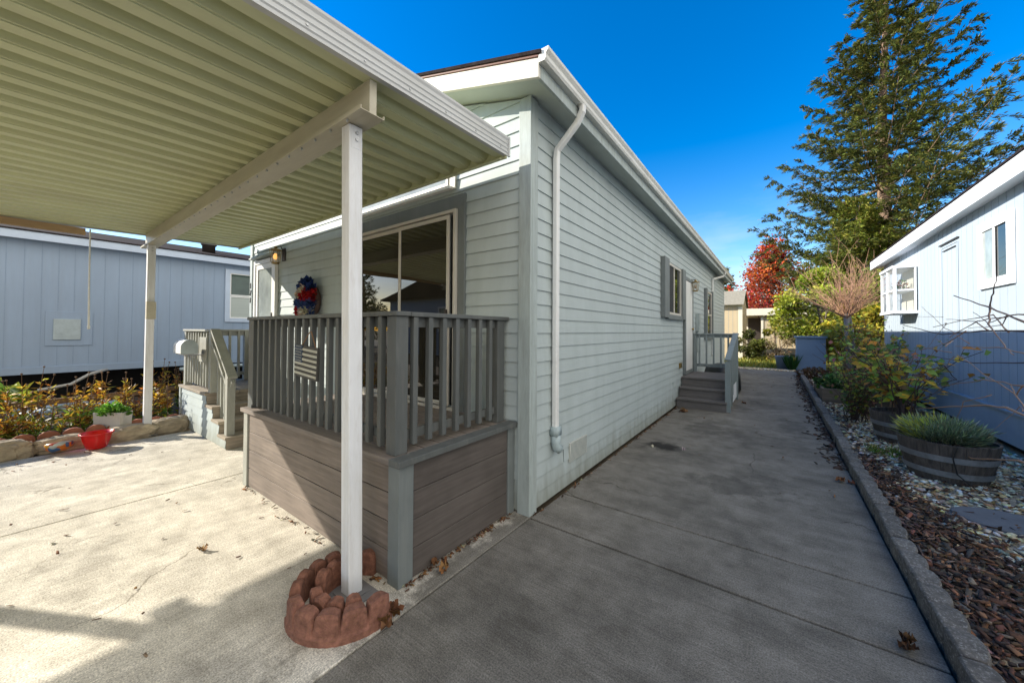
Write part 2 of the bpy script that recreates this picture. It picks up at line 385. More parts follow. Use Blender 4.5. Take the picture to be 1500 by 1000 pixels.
el = math.asin(-SUN.z); az = math.atan2(-SUN.x, -SUN.y)
w = bpy.data.worlds.new('World'); scene.world = w; w.use_nodes = True; nt = w.node_tree
bg = nt.nodes['Background']; sk = nt.nodes.new('ShaderNodeTexSky'); sk.sky_type = 'NISHITA'; sk.sun_disc = False
sk.sun_elevation = el; sk.sun_rotation = az % (2 * math.pi); sk.altitude = 50; sk.air_density = 1.0; sk.dust_density = .3; sk.ozone_density = 2.2
hs = nt.nodes.new('ShaderNodeHueSaturation'); hs.inputs['Saturation'].default_value = 1.45; hs.inputs['Value'].default_value = .95

# thin high cloud low over the horizon
tc = nt.nodes.new('ShaderNodeTexCoord'); mp = nt.nodes.new('ShaderNodeMapping'); mp.inputs['Scale'].default_value = (1.2, 1.2, 5)
nt.links.new(tc.outputs['Generated'], mp.inputs['Vector'])
cl = noise(nt, mp.outputs['Vector'], 2.6, 7, .62)
sp = nt.nodes.new('ShaderNodeSeparateXYZ'); nt.links.new(tc.outputs['Generated'], sp.inputs[0])
nt.links.new(mixc(nt, sk.outputs[0], ramp(nt, sp.outputs['Z'], [(.0, (1.2, 1.06, .95)), (.16, (1.05, 1.0, 1.0)), (.5, (.91, .92, 1.03))]), 1.0, 'MULTIPLY'), hs.inputs['Color'])
band = ramp(nt, sp.outputs['Z'], [(.02, (1, 1, 1)), (.34, (0, 0, 0))])
cm = mixc(nt, (0, 0, 0), ramp(nt, cl, [(.45, (0, 0, 0)), (.75, (.8, .8, .8))]), band)
skc = mixc(nt, hs.outputs[0], (3.2, 3.5, 3.8), cm)
# bank of white cloud added out of view, behind and right, to lift shade
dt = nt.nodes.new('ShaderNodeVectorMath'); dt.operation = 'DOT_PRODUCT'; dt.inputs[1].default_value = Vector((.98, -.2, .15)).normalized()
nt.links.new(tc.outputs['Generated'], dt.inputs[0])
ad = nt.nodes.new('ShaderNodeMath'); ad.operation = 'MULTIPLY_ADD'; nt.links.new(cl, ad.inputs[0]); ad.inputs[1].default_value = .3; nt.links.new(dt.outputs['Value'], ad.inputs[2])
fill_bank = ramp(nt, ad.outputs[0], [(.37, (0, 0, 0)), (.72, (1, 1, 1))])
skc = mixc(nt, skc, (6.9, 6.6, 6.0), fill_bank)
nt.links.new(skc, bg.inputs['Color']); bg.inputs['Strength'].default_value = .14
scene.cycles.film_exposure = 2.05
scene.view_settings.view_transform = 'Standard'; scene.view_settings.look = 'None'; scene.view_settings.exposure = 0; scene.view_settings.gamma = 1
scene.cycles.max_bounces = 8; scene.cycles.diffuse_bounces = 4; scene.cycles.use_denoising = True
scene.cycles.sample_clamp_indirect = 6; scene.cycles.caustics_reflective = False; scene.cycles.caustics_refractive = False

# ------------------------------------------------------------------ setting
tag(MB().quad((-400, -400, -.06), (400, -400, -.06), (400, 500, -.06), (-400, 500, -.06)).build('ground', M['ground']), kind='structure')
tag(MB().quad((-120, -26, -.045), (120, -26, -.045), (120, -13, -.045), (-120, -13, -.045)).build('road', M['asphalt']), kind='structure')
mb = MB()
for x0, x1 in ((-7.2, -4.656), (-4.644, -1.661)):
    for y0, y1 in ((-12.5, -6.5), (-6.494, -2.3), (-2.294, 2.6)): mb.box(x0, x1, y0, y1, -.1, 0)
mb.box(-8.9, -7.2, 1.62, 2.6, -.1, -.002)
tag(mb.build('driveway', M['conc_l'], None, .006), kind='structure')
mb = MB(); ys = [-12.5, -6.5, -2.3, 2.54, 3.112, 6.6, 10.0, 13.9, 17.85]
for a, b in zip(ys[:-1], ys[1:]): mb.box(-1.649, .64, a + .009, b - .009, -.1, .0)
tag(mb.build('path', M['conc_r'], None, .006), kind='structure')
tag(MB().quad((.665, -3, .012), (2.6, -3, .012), (2.6, 18.5, .012), (.665, 18.5, .012)).build('gravel_bed', M['gravel']), kind='structure')
tag(MB().quad((-11.5, -6, .03), (-7.3, -6, .03), (-7.3, 2.6, .03), (-11.5, 2.6, .03)).build('flower_bed_soil', M['soil']), kind='structure')
tag(MB().quad((-8, 18.6, -.02), (8, 18.6, -.02), (8, 30, -.02), (-8, 30, -.02)).build('lawn', M['lawn']), kind='structure')
tag(MB().quad((-1.65, 17.87, -.01), (.64, 17.87, -.01), (.64, 18.8, -.01), (-1.65, 18.8, -.01)).build('pebble_strip', M['gravel']), kind='structure')

# ------------------------------------------------------------------ our house
XW, YW, X0, YE = -1.69, 2.572, -7.76, 16.8
XR = (XW + X0) / 2
H = thing('house', 'pale grey-green lap-sided one-storey house with white gutters behind the grey deck', 'house', (XW, YW, 0))
def zsof(x): return 3.453 + .275 * (-1.433 - x) if x > XR else 3.453 + .275 * (-1.433 - (2 * XR - x))
EXP = .1255
def lap_front(mb, x0, x1, z0, z1, y, clip=None, out=.013):
    """lap courses on a wall facing -Y"""
    k = math.floor((z0 - .02) / EXP)
    z = .02 + k * EXP
    while z < z1 - 1e-4:
        a, b = max(z, z0), min(z + EXP, z1)
        if b - a > .004:
            xa0, xa1, xb0, xb1 = x0, x1, x0, x1
            if clip:
                ca, cb = clip(a), clip(b)
                xa0, xa1 = max(x0, ca[0]), min(x1, ca[1]); xb0, xb1 = max(x0, cb[0]), min(x1, cb[1])
            if xa1 > xa0 and xb1 >= xb0:
                ya = y - out + (a - z) / EXP * (out - .002); yb = y - out + (b - z) / EXP * (out - .002)
                mb.add([(xa0, ya, a), (xa1, ya, a), (xb1, yb, b), (xb0, yb, b)], [(0, 1, 2, 3)])
                mb.add([(xa0, y - .001, a), (xa1, y - .001, a), (xa1, ya, a), (xa0, ya, a)], [(0, 1, 2, 3)])
        z += EXP
def lap_side(mb, y0, y1, z0, z1, x, out=.013):
    k = math.floor((z0 - .02) / EXP); z = .02 + k * EXP
    while z < z1 - 1e-4:
        a, b = max(z, z0), min(z + EXP, z1)
        if b - a > .004:
            xa = x + out - (a - z) / EXP * (out - .002); xb = x + out - (b - z) / EXP * (out - .002)
            mb.add([(xa, y0, a), (xa, y1, a), (xb, y1, b), (xb, y0, b)], [(0, 1, 2, 3)])
            mb.add([(x + .001, y0, a), (x + .001, y1, a), (xa, y1, a), (xa, y0, a)], [(0, 1, 2, 3)])
        z += EXP
def gable(z):
    if z <= zsof(XW): return (X0, XW)
    d = (z - zsof(XW)) / .275
    return (X0 + d, XW - d) if X0 + d < XW - d else (0, -1)
mb = MB(); lap_front(mb, X0, XW, .02, 4.36, YW, gable); 
mb.m = 1
for _ in range(2):
    k = random.randint(1, 24); z = .02 + k * EXP; x = random.uniform(-5.6, -1.9)
    mb.box(x, x + .003, YW - .016, YW, z + .002, z + EXP - .002)
mb.build('front_wall', [M['siding_f'], M['joint']], H, recalc=False)
mb = MB(); lap_side(mb, YW, YE, .02, 3.56, XW); mb.m = 1
for _ in range(3):
    k = random.randint(0, 26); z = .02 + k * EXP; y = random.uniform(2.8, 16.5)
    mb.box(XW, XW + .016, y, y + .004, z + .002, z + EXP - .002)
mb.box(XW, XW + .0165, 3.17, 3.174, .02 + EXP * 2 + .002, .02 + EXP * 3 - .002)
mb.build('side_wall', [M['siding_s'], M['joint']], H, recalc=False)
# solid core so that no light leaks through
MB().box(X0 + .01, XW - .01, YW + .01, YE, 0, 3.45).build('wall_core', M['siding_s'], H)
lw = MB(); lw.box(X0 - .012, X0, YW, YE, .02, 3.5); lw.build('far_wall', M['siding_s'], H)
mb = MB(); mb.box(XW - .095, XW + .028, YW - .03, YW - .001, 0, zsof(XW - .05) + .0); mb.box(XW + .001, XW + .0285, YW - .001, YW + .085, 0, 3.53)
mb.build('corner_trim', M['trim'], H, .004)
box('corner_trim', M['trim'], H, X0 - .03, X0 + .07, YW - .03, YW - .001, 0, zsof(X0 + .05))
# roof: two slopes
ROOF_Y0, ROOF_Y1 = 2.3, 17.06
def ztop(x): return 3.655 + .282 * (-1.463 - x) if x > XR else 3.655 + .282 * (-1.463 - (2 * XR - x))
XE = -1.435; XL = 2 * XR - XE
def slope(mb, xs, zf0, zf1, y0, y1):
    for xa, xb in zip(xs[:-1], xs[1:]):
        vs = []
        for y in (y0, y1):
            vs += [(xa, y, zf0(xa)), (xb, y, zf0(xb)), (xb, y, zf1(xb)), (xa, y, zf1(xa))]
        mb.add(vs, [(0, 3, 2, 1), (4, 5, 6, 7), (0, 1, 5, 4), (1, 2, 6, 5), (2, 3, 7, 6), (3, 0, 4, 7)])
mb = MB(); slope(mb, [XL - .03, XR, XE + .03], lambda x: ztop(x) - .028, lambda x: ztop(x), ROOF_Y0 - .03, ROOF_Y1 + .03)
roof = mb.build('roof', M['shingle'], H)
mb = MB(); slope(mb, [XL, XR, XE], lambda x: ztop(x) - .045, lambda x: ztop(x) - .029, ROOF_Y0 - .018, ROOF_Y0)
mb.build('drip_edge', M['drip'], H)
mb = MB(); slope(mb, [XL, XR, XE], zsof, lambda x: ztop(x) - .046, ROOF_Y0 - .006, ROOF_Y0 + .024)
mb.build('rake_board', M['fascia'], H, .003)
mb = MB(); slope(mb, [XL + .02, XR, XE - .02], lambda x: zsof(x) + .02, lambda x: zsof(x) + .03, ROOF_Y0 + .025, ROOF_Y1)
mb.build('soffit', M['soffit'], H)
mb = MB(); mb.box(XE - .022, XE + .004, ROOF_Y0 + .025, ROOF_Y1, zsof(XE) - .002, 3.62); mb.build('eave_board', M['trim'], H, .003)
mb = MB()
gp = [(0, 3.555), (.05, 3.552), (.062, 3.57), (.062, 3.60), (.082, 3.625), (.085, 3.645), (.078, 3.645), (.055, 3.605), (.053, 3.572), (.004, 3.566), (.004, 3.63), (0, 3.63)]
mb.prism(gp, lambda u, v, t: (XE + .005 + u, ROOF_Y0 - .012 + t * (ROOF_Y1 - ROOF_Y0 + .03), v))
gu = mb.build('gutter', M['gutter'], H)
ep = [(0, 3.555), (.05, 3.552), (.062, 3.57), (.062, 3.60), (.082, 3.625), (.085, 3.645), (0, 3.645)]
for ya in (ROOF_Y0 - .016, ROOF_Y1 + .019): MB().prism(ep, lambda u, v, t, ya=ya: (XE + .005 + u, ya + t * .003, v)).build('end_cap', M['white'], gu)
def downspout(y0, ytop, zb, mat='white', elbow=True):
    pts = [(XE + .045, ytop, 3.555), (XE + .045, ytop, 3.50), (XE - .01, ytop + .01, 3.42), (XW + .055, y0, 3.22), (XW + .045, y0, 3.14), (XW + .045, y0, zb)]
    mb = MB(); w_, h_ = .026, .031; vs = []; n = 12; prevd = None
    P_ = [Vector(p) for p in pts]; rings = []
    for i, p in enumerate(P_):
        d = (P_[min(i + 1, len(P_) - 1)] - P_[max(i - 1, 0)]).normalized()
        s = Vector((0, 1, 0)); s = (s - d * s.dot(d)).normalized(); u = d.cross(s)
        rg = []
        for j in range(n):
            a = 2 * math.pi * (j + .5) / n; ca, sa = math.cos(a), math.sin(a)
            ex = lambda t: math.copysign(abs(t) ** .45, t)
            rg.append(p + s * h_ * ex(ca) + u * w_ * ex(sa))
        rings.append(rg)
    vs = [q for r_ in rings for q in r_]; fs = []
    for i in range(len(P_) - 1):
        for j in range(n):
            a, b = i * n + j, i * n + (j + 1) % n; fs.append((a, b, b + n, a + n))
    mb.add(vs, fs)
    ds = mb.build('downspout', M[mat], H, smooth=False)
    st = MB()
    for z in (2.35,): st.box(XW + .012, XW + .08, y0 - .043, y0 + .043, z, z + .028)
    if elbow:
        e = MB(); e.box(XW + .006, XW + .086, y0 - .045, y0 + .045, zb - .03, zb + .05)
        e.tube([(XW + .05, y0, zb - .03), (XW + .05, y0, zb - .1), (XW + .052, y0 + .01, zb - .14), (XW + .07, y0 + .04, zb - .165)], .044, 14)
        e.build('downspout_elbow', M['pvc'], ds, 0, True)
    return ds
downspout(2.95, 2.96, .62)
downspout(13.2, 14.2, .75, elbow=False)
# foundation vent
mb = MB(); mb.box(XW + .008, XW + .022, 3.29, 3.69, .235, .425)
ve = mb.build('foundation_vent', M['vent'], H, .002)
mb = MB()
for i in range(13): mb.bar((XW + .0235, 3.30 + i * .0295, .245), (XW + .0235, 3.325 + i * .0295, .415), .007, .004, (1, 0, 0))
mb.build('vent_louvre', M['joint'], ve)
mb = MB(); mb.box(XW + .01, XW + .05, 8.36, 8.5, .76, .87); mb.build('outlet_cover', M['brass'], H, .006)
# front windows and doors
def frame_y(name, parent, mat, x0, x1, z0, z1, y, wdt, d, bev=.003):
    mb = MB(); mb.box(x0, x0 + wdt, y - d, y, z0, z1); mb.box(x1 - wdt, x1, y - d, y, z0, z1)
    mb.box(x0 + wdt, x1 - wdt, y - d + .001, y, z1 - wdt, z1); mb.box(x0 + wdt, x1 - wdt, y - d + .001, y, z0, z0 + wdt)
    return mb.build(name, mat, parent, bev)
def frame_x(name, parent, mat, y0, y1, z0, z1, x, wdt, d, bev=.003):
    s = 1 if d > 0 else -1
    mb = MB(); mb.box(x, x + d, y0, y0 + wdt, z0, z1); mb.box(x, x + d, y1 - wdt, y1, z0, z1)
    mb.box(x, x + d - s * .001, y0 + wdt, y1 - wdt, z1 - wdt, z1); mb.box(x, x + d - s * .001, y0 + wdt, y1 - wdt, z0, z0 + wdt)
    return mb.build(name, mat, parent, bev)
YF = YW - .014
sd = frame_y('sliding_door', H, M['vinyl'], -4.30, -2.51, .76, 2.73, YF, .032, .05)
mb = MB(); mb.box(-2.505, -2.415, YF - .022, YF + .01, .7, 2.87); mb.box(-4.40, -4.305, YF - .022, YF + .01, .7, 2.87); mb.box(-4.305, -2.505, YF - .02, YF + .01, 2.735, 2.87)
mb.build('door_casing', M['trimgrey'], sd, .003)
box('fixed_panel', M['glass_door'], sd, -4.25, -3.32, YF - .012, YF - .004, .81, 2.68, 0)
frame_y('fixed_frame', sd, M['vinyl'], -4.25, -3.33, .805, 2.685, YF - .0125, .04, .014)
sp_ = frame_y('sliding_panel', sd, M['vinyl'], -3.40, -2.60, .805, 2.685, YF - .028, .04, .016)
box('pane', M['glass_door'], sp_, -3.36, -2.64, YF - .036, YF - .03, .845, 2.645, 0)
box('screen_track', M['black'], sd, -2.596, -2.556, YF - .02, YF - .008, .81, 2.68, 0)
box('door_handle', M['dark_metal'], sp_, -2.64, -2.615, YF - .07, YF - .044, 1.55, 1.75)
tr = frame_y('transom_window', H, M['vinyl'], -4.35, -2.64, 2.985, 3.5, YF, .03, .03)
box('pane', M['glass_pale'], tr, -4.32, -2.67, YF - .016, YF - .006, 3.016, 3.47, 0)
box('transom_sill', M['white'], tr, -4.4, -2.60, YF - .05, YF, 2.945, 2.974)
box('transom_casing', M['fascia'], tr, -2.638, -2.55, YF - .02, YF, 2.94, 3.5)
# front door with storm door
fd = frame_y('front_door', H, M['white'], -7.52, -6.62, .66, 2.74, YF, .075, .05)
box('door_slab', M['doorpale'], fd, -7.445, -6.695, YF - .016, YF - .003, .7, 2.67, 0)
sdoor = frame_y('storm_door', fd, M['white'], -7.44, -6.70, .7, 2.66, YF - .0165, .085, .022)
box('pane', M['glass_pale'], sdoor, -7.355, -6.785, YF - .026, YF - .018, .79, 2.575, 0)
mb = MB(); mb.box(-6.80, -6.73, YF - .075, YF - .04, 1.70, 1.73); mb.box(-6.775, -6.745, YF - .05, YF - .039, 1.62, 1.82); mb.build('door_handle', M['dark_metal'], sdoor, .004)
mb = MB(); mb.prism([(0, 0), (0, .11), (-.12, .02), (-.12, 0)], lambda u, v, t: (-7.54 + .95 * t, YF - .001 + u, 2.76 + v)); mb.build('door_hood', M['trim'], fd, .002)
# house numerals on the far corner board
def digit(ch, x, z, h):
    cu = bpy.data.curves.new('numeral', 'FONT'); cu.body = ch; cu.size = h * 1.4; cu.extrude = .004; cu.align_x = 'CENTER'
    o = bpy.data.objects.new('numeral_tmp', cu); COL.objects.link(o); dg = bpy.context.evaluated_depsgraph_get()
    me = bpy.data.meshes.new_from_object(o.evaluated_get(dg)); bpy.data.objects.remove(o)
    me.transform(Matrix.Translation((x - ORG[H.name][0], YF - .022 - ORG[H.name][1], z - ORG[H.name][2])) @ Matrix.Rotation(R(90), 4, 'X'))
    me.materials.clear(); me.materials.append(M['dark_metal'])
    o2 = bpy.data.objects.new('house_numeral', me); COL.objects.link(o2); o2.parent = H
for i, ch in enumerate('171'): digit(ch, X0 + .02, 2.28 - i * .13, .1)
# lanterns
def lantern(c, axis, bulb):
    cx, cy_, cz = c; mb = MB()
    if axis == 'y': mb.box(cx - .05, cx + .05, YF - .02, YF, cz - .06, cz + .14); mb.tube([(cx, YF - .02, cz + .1), (cx, YF - .06, cz + .17), (cx, cy_, cz + .15)], .009, 8)
    else: mb.box(XW + .013, XW + .03, cy_ - .05, cy_ + .05, cz - .06, cz + .14); mb.tube([(XW + .03, cy_, cz + .1), (XW + .06, cy_, cz + .17), (cx, cy_, cz + .15)], .009, 8)
    lp = mb.build('wall_lantern', M['dark_metal'], H, .002)
    mb = MB(); mb.lathe([(0, .15), (.02, .15), (.03, .12), (.085, .10), (.085, .085), (0, .085)], c, 6); mb.lathe([(0, -.13), (.05, -.13), (.055, -.11), (.06, -.1), (0, -.1)], c, 6)
    for k in range(6):
        a = 2 * math.pi * k / 6; mb.tube([(cx + .058 * math.cos(a), cy_ + .058 * math.sin(a), cz - .105), (cx + .08 * math.cos(a), cy_ + .08 * math.sin(a), cz + .09)], .005, 5)
    mb.build('lantern_cage', M['brass'], lp)
    mb = MB(); mb.lathe([(0, -.03), (.022, -.02), (.034, .01), (.028, .045), (.014, .07), (0, .075)], (cx, cy_, cz - .03), 12); mb.build('bulb', M[bulb], lp, 0, True)
lantern((-6.40, YF - .13, 2.70), 'y', 'bulb')
lantern((XW + .14, 9.55, 2.62), 'x', 'lampglass')
# side windows and door
XS = XW + .014
w1 = frame_x('window', H, M['vinyl'], 7.2, 8.42, 1.87, 2.86, XS, .045, .035)
box('screen', M['screen'], w1, XS + .002, XS + .012, 7.24, 7.8, 1.9, 2.83, 0)
box('pane', M['glass'], w1, XS + .002, XS + .014, 7.8, 8.38, 1.9, 2.83, 0)
box('mullion', M['vinyl'], w1, XS + .002, XS + .03, 7.79, 7.835, 1.9, 2.83)
box('window_casing', M['trimgrey'], w1, XS - .004, XS + .075, 6.86, 7.195, 1.80, 2.90, .004); box('window_casing', M['trimgrey'], w1, XS - .004, XS + .075, 8.425, 8.72, 1.80, 2.88, .004)
box('window_sill', M['trimgrey'], w1, XS - .004, XS + .06, 7.197, 8.423, 1.78, 1.868)
w2 = frame_x('window', H, M['vinyl'], 11.95, 13.0, 1.38, 2.74, XS, .05, .035)
box('pane', M['glass'], w2, XS + .002, XS + .014, 11.99, 12.96, 1.42, 2.7, 0)
box('mullion', M['vinyl'], w2, XS + .002, XS + .03, 11.99, 12.96, 2.02, 2.07)
mb = MB(); mb.box(XS - .004, XS + .07, 11.72, 11.945, 1.3, 2.8); mb.box(XS - .004, XS + .07, 13.005, 13.1, 1.3, 2.8); mb.box(XS - .004, XS + .05, 11.947, 13.003, 1.3, 1.378); mb.build('window_casing', M['trimgrey'], w2, .004)
d1 = frame_x('side_door', H, M['trimgrey'], 8.78, 9.75, .58, 2.78, XS, .08, .05)
box('door_slab', M['white'], d1, XS + .002, XS + .04, 8.862, 9.668, .6, 2.695)
mb = MB(); mb.tube([(XS + .04, 9.58, 1.6), (XS + .085, 9.58, 1.6)], [.012, .03], 10); mb.build('door_handle', M['brass'], d1, 0, True)
mb = MB(); mb.box(XS, XS + .09, 10.35, 10.6, 1.55, 2.0); mb.box(XS, XS + .04, 10.45, 10.5, 1.0, 1.55); mb.build('meter_box', M['trim'], H, .004)
mb = MB(); mb.lathe([(0, 0), (.06, 0), (.06, .35), (.10, .36), (.10, .42), (0, .45)], (-2.0, 16.4, 3.75), 16); mb.build('roof_vent', M['white'], H, 0, True)

# ------------------------------------------------------------------ carport
CP = thing('carport', 'cream metal carport with ribbed roof pans over the pale driveway', 'carport', (-2.0, 1.19, 0))
def zc(y): return 2.945 + .028 * (y - .5)
CX0, CX1, CY0, CY1 = -7.83, -1.8, -6.2, 2.40
prof = [(0, 0), (.078, 0), (.080, .007), (.094, .007), (.122, .055), (.160, .055), (.186, .007), (.197, .007), (.199, 0)]
per = .2; pts = []
x = CX1 - .03
while x > CX0 + .02:
    for u, z in prof:
        if x - u > CX0 + .01: pts.append((x - u, z))
    x -= per
mb = MB(); n = len(pts); vs = []
for y in (CY0, CY1 - .02):
    for lift in (0, .004): vs += [(px, y, zc(y) + pz + .006 + lift) for px, pz in pts]
fs = []
for i in range(n - 1):
    fs.append((i, i + 1, 2 * n + i + 1, 2 * n + i)); fs.append((n + i, 3 * n + i, 3 * n + i + 1, n + i + 1))
mb.add(vs, fs); mb.build('roof_panel', M['carport'], CP, recalc=False)
def fasc_prof(z0): return [(0, 0), (.004, 0), (.004, .018), (.010, .026), (.004, .034), (.004, .052), (.010, .06), (.004, .068), (.004, .088), (.010, .096), (.004, .104), (.004, .125), (.012, .14), (.012, .155), (0, .155), (-.004, .15), (-.004, .004), (-.03, .004), (-.03, 0)]
mb = MB(); mb.prism(fasc_prof(0), lambda u, v, t: (CX1 + u, CY0 + t * (CY1 - CY0 - .004), zc(CY0 + t * (CY1 - CY0)) - .003 + v)); mb.build('edge_trim', M['carfascia'], CP)
mb = MB(); mb.prism(fasc_prof(0), lambda u, v, t: (CX0 - u, CY0 + t * (CY1 - CY0 - .004), zc(CY0 + t * (CY1 - CY0)) - .003 + v)); mb.build('edge_trim', M['carfascia'], CP)
mb = MB()
mb.add([(CX0, CY1 - .02, zc(CY1) - .022), (CX1 - .006, CY1 - .02, zc(CY1) - .022), (CX1 - .006, CY1, zc(CY1) - .022), (CX0, CY1, zc(CY1) - .022),
        (CX0, CY1 - .02, zc(CY1) + .092), (CX1 - .006, CY1 - .02, zc(CY1) + .092), (CX1 - .006, CY1, zc(CY1) + .092), (CX0, CY1, zc(CY1) + .092)],
       [(0,3,2,1),(4,5,6,7),(0,1,5,4),(1,2,6,5),(2,3,7,6),(3,0,4,7)])
mb.box(CX0 + .01, CX1 - .04, CY1 - .05, CY1 - .021, zc(CY1) - .022, zc(CY1) - .03)
mb.build('rear_channel', M['carport'], CP, .002)
box('corner_cap', M['carfascia'], CP, CX1 - .003, CX1 + .016, CY1 - .003, CY1 + .018, zc(CY1) - .008, zc(CY1) + .156)
mb = MB(); mb.box(CX0, CX1, CY0 - .09, CY0, zc(CY0) - .03, zc(CY0) + .13); mb.build('front_gutter', M['carfascia'], CP, .004)
def beam(y, zb0, zb1, zt):
    """open C beam running along X: web, wide bottom flange, lips"""
    mb = MB(); pr = [(-.075, 0), (.075, 0), (.075, .022), (.071, .022), (.071, .004), (.022, .004), (.022, 1), (-.022, 1), (-.022, .004), (-.071, .004), (-.071, .022), (-.075, .022)]
    def fn(u, v, t):
        xx = CX0 + .08 + t * (CX1 - .055 - CX0 - .08); zb = zb0 + (zb1 - zb0) * t
        return (xx, y + u, zb + v if v < .5 else zt)
    mb.prism(pr, fn); return mb.build('beam', M['beam'], CP)
beam(1.19, 2.752, 2.775, zc(1.19) + .004); beam(-2.25, 2.70, 2.70, zc(-2.25) + .004)
mb = MB()
for k in range(30):
    x = CX0 + .3 + k * .19; mb.tube([(x, 1.13, 2.749 + .0004 * k), (x, 1.13, 2.757 + .0008 * k)], .007, 6)
    x -= .03; mb.tube([(x, CY1 - .035, zc(CY1) - .0265), (x, CY1 - .035, zc(CY1) - .018)], .006, 6)
for k in range(17): y = CY1 - .1 - k * .3; mb.tube([(CX1 + .003, y, zc(y) + .041), (CX1 + .009, y, zc(y) + .041)], .007, 6)
tag(mb.build('screw', M['steel'], CP), kind='stuff')
def cpost(x, y, zt, lean=0.0, plate=True):
    mb = MB(); a = .043
    vs = []
    for z, dx in ((.0, 0), (zt, lean)):
        for ux, uy in ((-1, -1), (1, -1), (1, 1), (-1, 1)): vs.append((x + dx + a * ux, y + a * uy, z))
    mb.add(vs, [(0,3,2,1),(4,5,6,7),(0,1,5,4),(1,2,6,5),(2,3,7,6),(3,0,4,7)])
    p = mb.build('post', M['post'], CP, .006)
    mb = MB(); mb.box(x - .12, x + .12, y - .1, y + .1, .001, .012); mb.box(x - .075, x + .075, y - .075, y + .075, .012, .02); mb.build('base_plate', M['slab'], p, .002)
    mb = MB(); mb.box(x + lean + a, x + lean + a + .004, y - .03, y + .038, zt - .14, zt - .005); br = mb.build('bracket', M['post'], p, .001)
    mb = MB()
    for zz in (zt - .045, zt - .085): mb.tube([(x + lean + a + .003, y + .004, zz), (x + lean + a + .012, y + .004, zz)], .011, 6)
    mb.build('bolt', M['steel'], br)
    return p
cpost(-2.02, 1.195, 2.772, -.06)
pl = cpost(-7.38, 1.17, 2.752, .04)
box('outlet_box', M['beam'], pl, -7.345 + .043 - .03, -7.345 + .085, 1.12, 1.22, 1.68, 1.93)
cpost(-2.02, -2.25, 2.70); cpost(-7.38, -2.25, 2.70)
# board and wand hanging off the far edge of the carport
box('edge_board', M['boardtan'], CP, CX0 + .005, CX0 + .035, -2.2, .58, 2.84, 2.935)
t = thing('hanging_wand', 'thin white wand hanging from the far edge of the carport roof', 'wand', (CX0 + .06, .6, 1.55))
MB().tube([(CX0 + .05, .62, 2.93), (CX0 + .06, .62, 2.2), (CX0 + .075, .625, 1.57)], [.009, .009, .012], 7).build('rod', M['cord'], t)
MB().tube([(CX0 + .075, .625, 1.575), (CX0 + .075, .625, 1.53)], [.016, .014], 8).build('grip', M['cord'], t)

# ------------------------------------------------------------------ deck
D = thing('deck', 'dark grey railed deck with brown board skirting outside the sliding door', 'deck', (-1.85, 1.36, 0))
DX0, DX1, DY0, DY1 = -4.30, -1.835, 1.385, YW - .02
def boards_front(parent, mat, x0, x1, z0, z1, y, n, gapm=None):
    mb = MB(); h = (z1 - z0) / n
    for i in range(n): mb.box(x0, x1, y, y + .02, z0 + i * h + (.003 if i else 0), z0 + (i + 1) * h - .003)
    return mb.build('skirt_board', mat, parent, .002)
h = .71 / 4
for i in range(4):
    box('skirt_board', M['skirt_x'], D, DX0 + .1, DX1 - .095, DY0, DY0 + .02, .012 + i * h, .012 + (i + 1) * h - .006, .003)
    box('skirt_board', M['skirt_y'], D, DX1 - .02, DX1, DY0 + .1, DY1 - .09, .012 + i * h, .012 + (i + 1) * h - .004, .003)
for (x0, x1, y0, y1) in ((DX1 - .095, DX1 + .012, DY0 - .014, DY0 + .095), (DX0, DX0 + .095, DY0 - .014, DY0 + .06), (DX1 - .06, DX1 + .012, DY1 - .088, DY1)):
    box('corner_post', M['trimgrey'] if x0 > -4 else M['deck_rail_light'], D, x0, x1, y0, y1, .0, .725, .004)
MB().box(DX0 + .03, DX1 - .03, DY0 + .03, DY1, .0, .70).build('void', M['black'], D)
mb = MB(); yy = DY0 - .035
while yy < DY1 - .02:
    y2 = min(yy + .135, DY1); mb.box(DX0 - .03, DX1 - .062, yy, y2 - .006, .727, .765); yy += .14
mb.build('floor', M['floorwood'], D, .003)
box('floor_edge', M['deck_rail'], D, DX1 - .058, DX1 + .042, DY0 - .042, DY1, .728, .768, .004)
RT = 1.665
PXs = [(-1.95, 1.445), (DX0 + .06, 1.445), (-1.95, 2.46)]
for px, py in PXs: box('rail_post', M['deck_rail'], D, px - .047, px + .047, py - .047, py + .047, .766, RT - .03, .004)
mb = MB(); mb.box(DX0, -1.885, 1.385, 1.50, RT - .03, RT); mb.build('rail_cap', M['deck_rail'], D, .005)
mb = MB(); mb.box(-2.01, -1.886, 1.502, YW - .02, RT - .032, RT - .001); mb.build('rail_cap', M['deck_rail'], D, .005)
for z0, z1 in ((RT - .10, RT - .031), (.84, .90)):
    box('rail', M['deck_rail'], D, DX0 + .11, -2.0, 1.432, 1.462, z0, z1); box('rail', M['deck_rail'], D, -1.962, -1.932, 1.494, 2.412, z0, z1)
n = 17
for i in range(n):
    x = -4.17 + i * (2.10 / (n - 1)); box('baluster', M['deck_rail'], D, x - .019, x + .019, 1.393, 1.431, .80, RT - .032, .003)
for i in range(7):
    y = 1.545 + i * .128; box('baluster', M['deck_rail'], D, -1.931, -1.893, y - .019, y + .019, .81, RT - .033, .003)
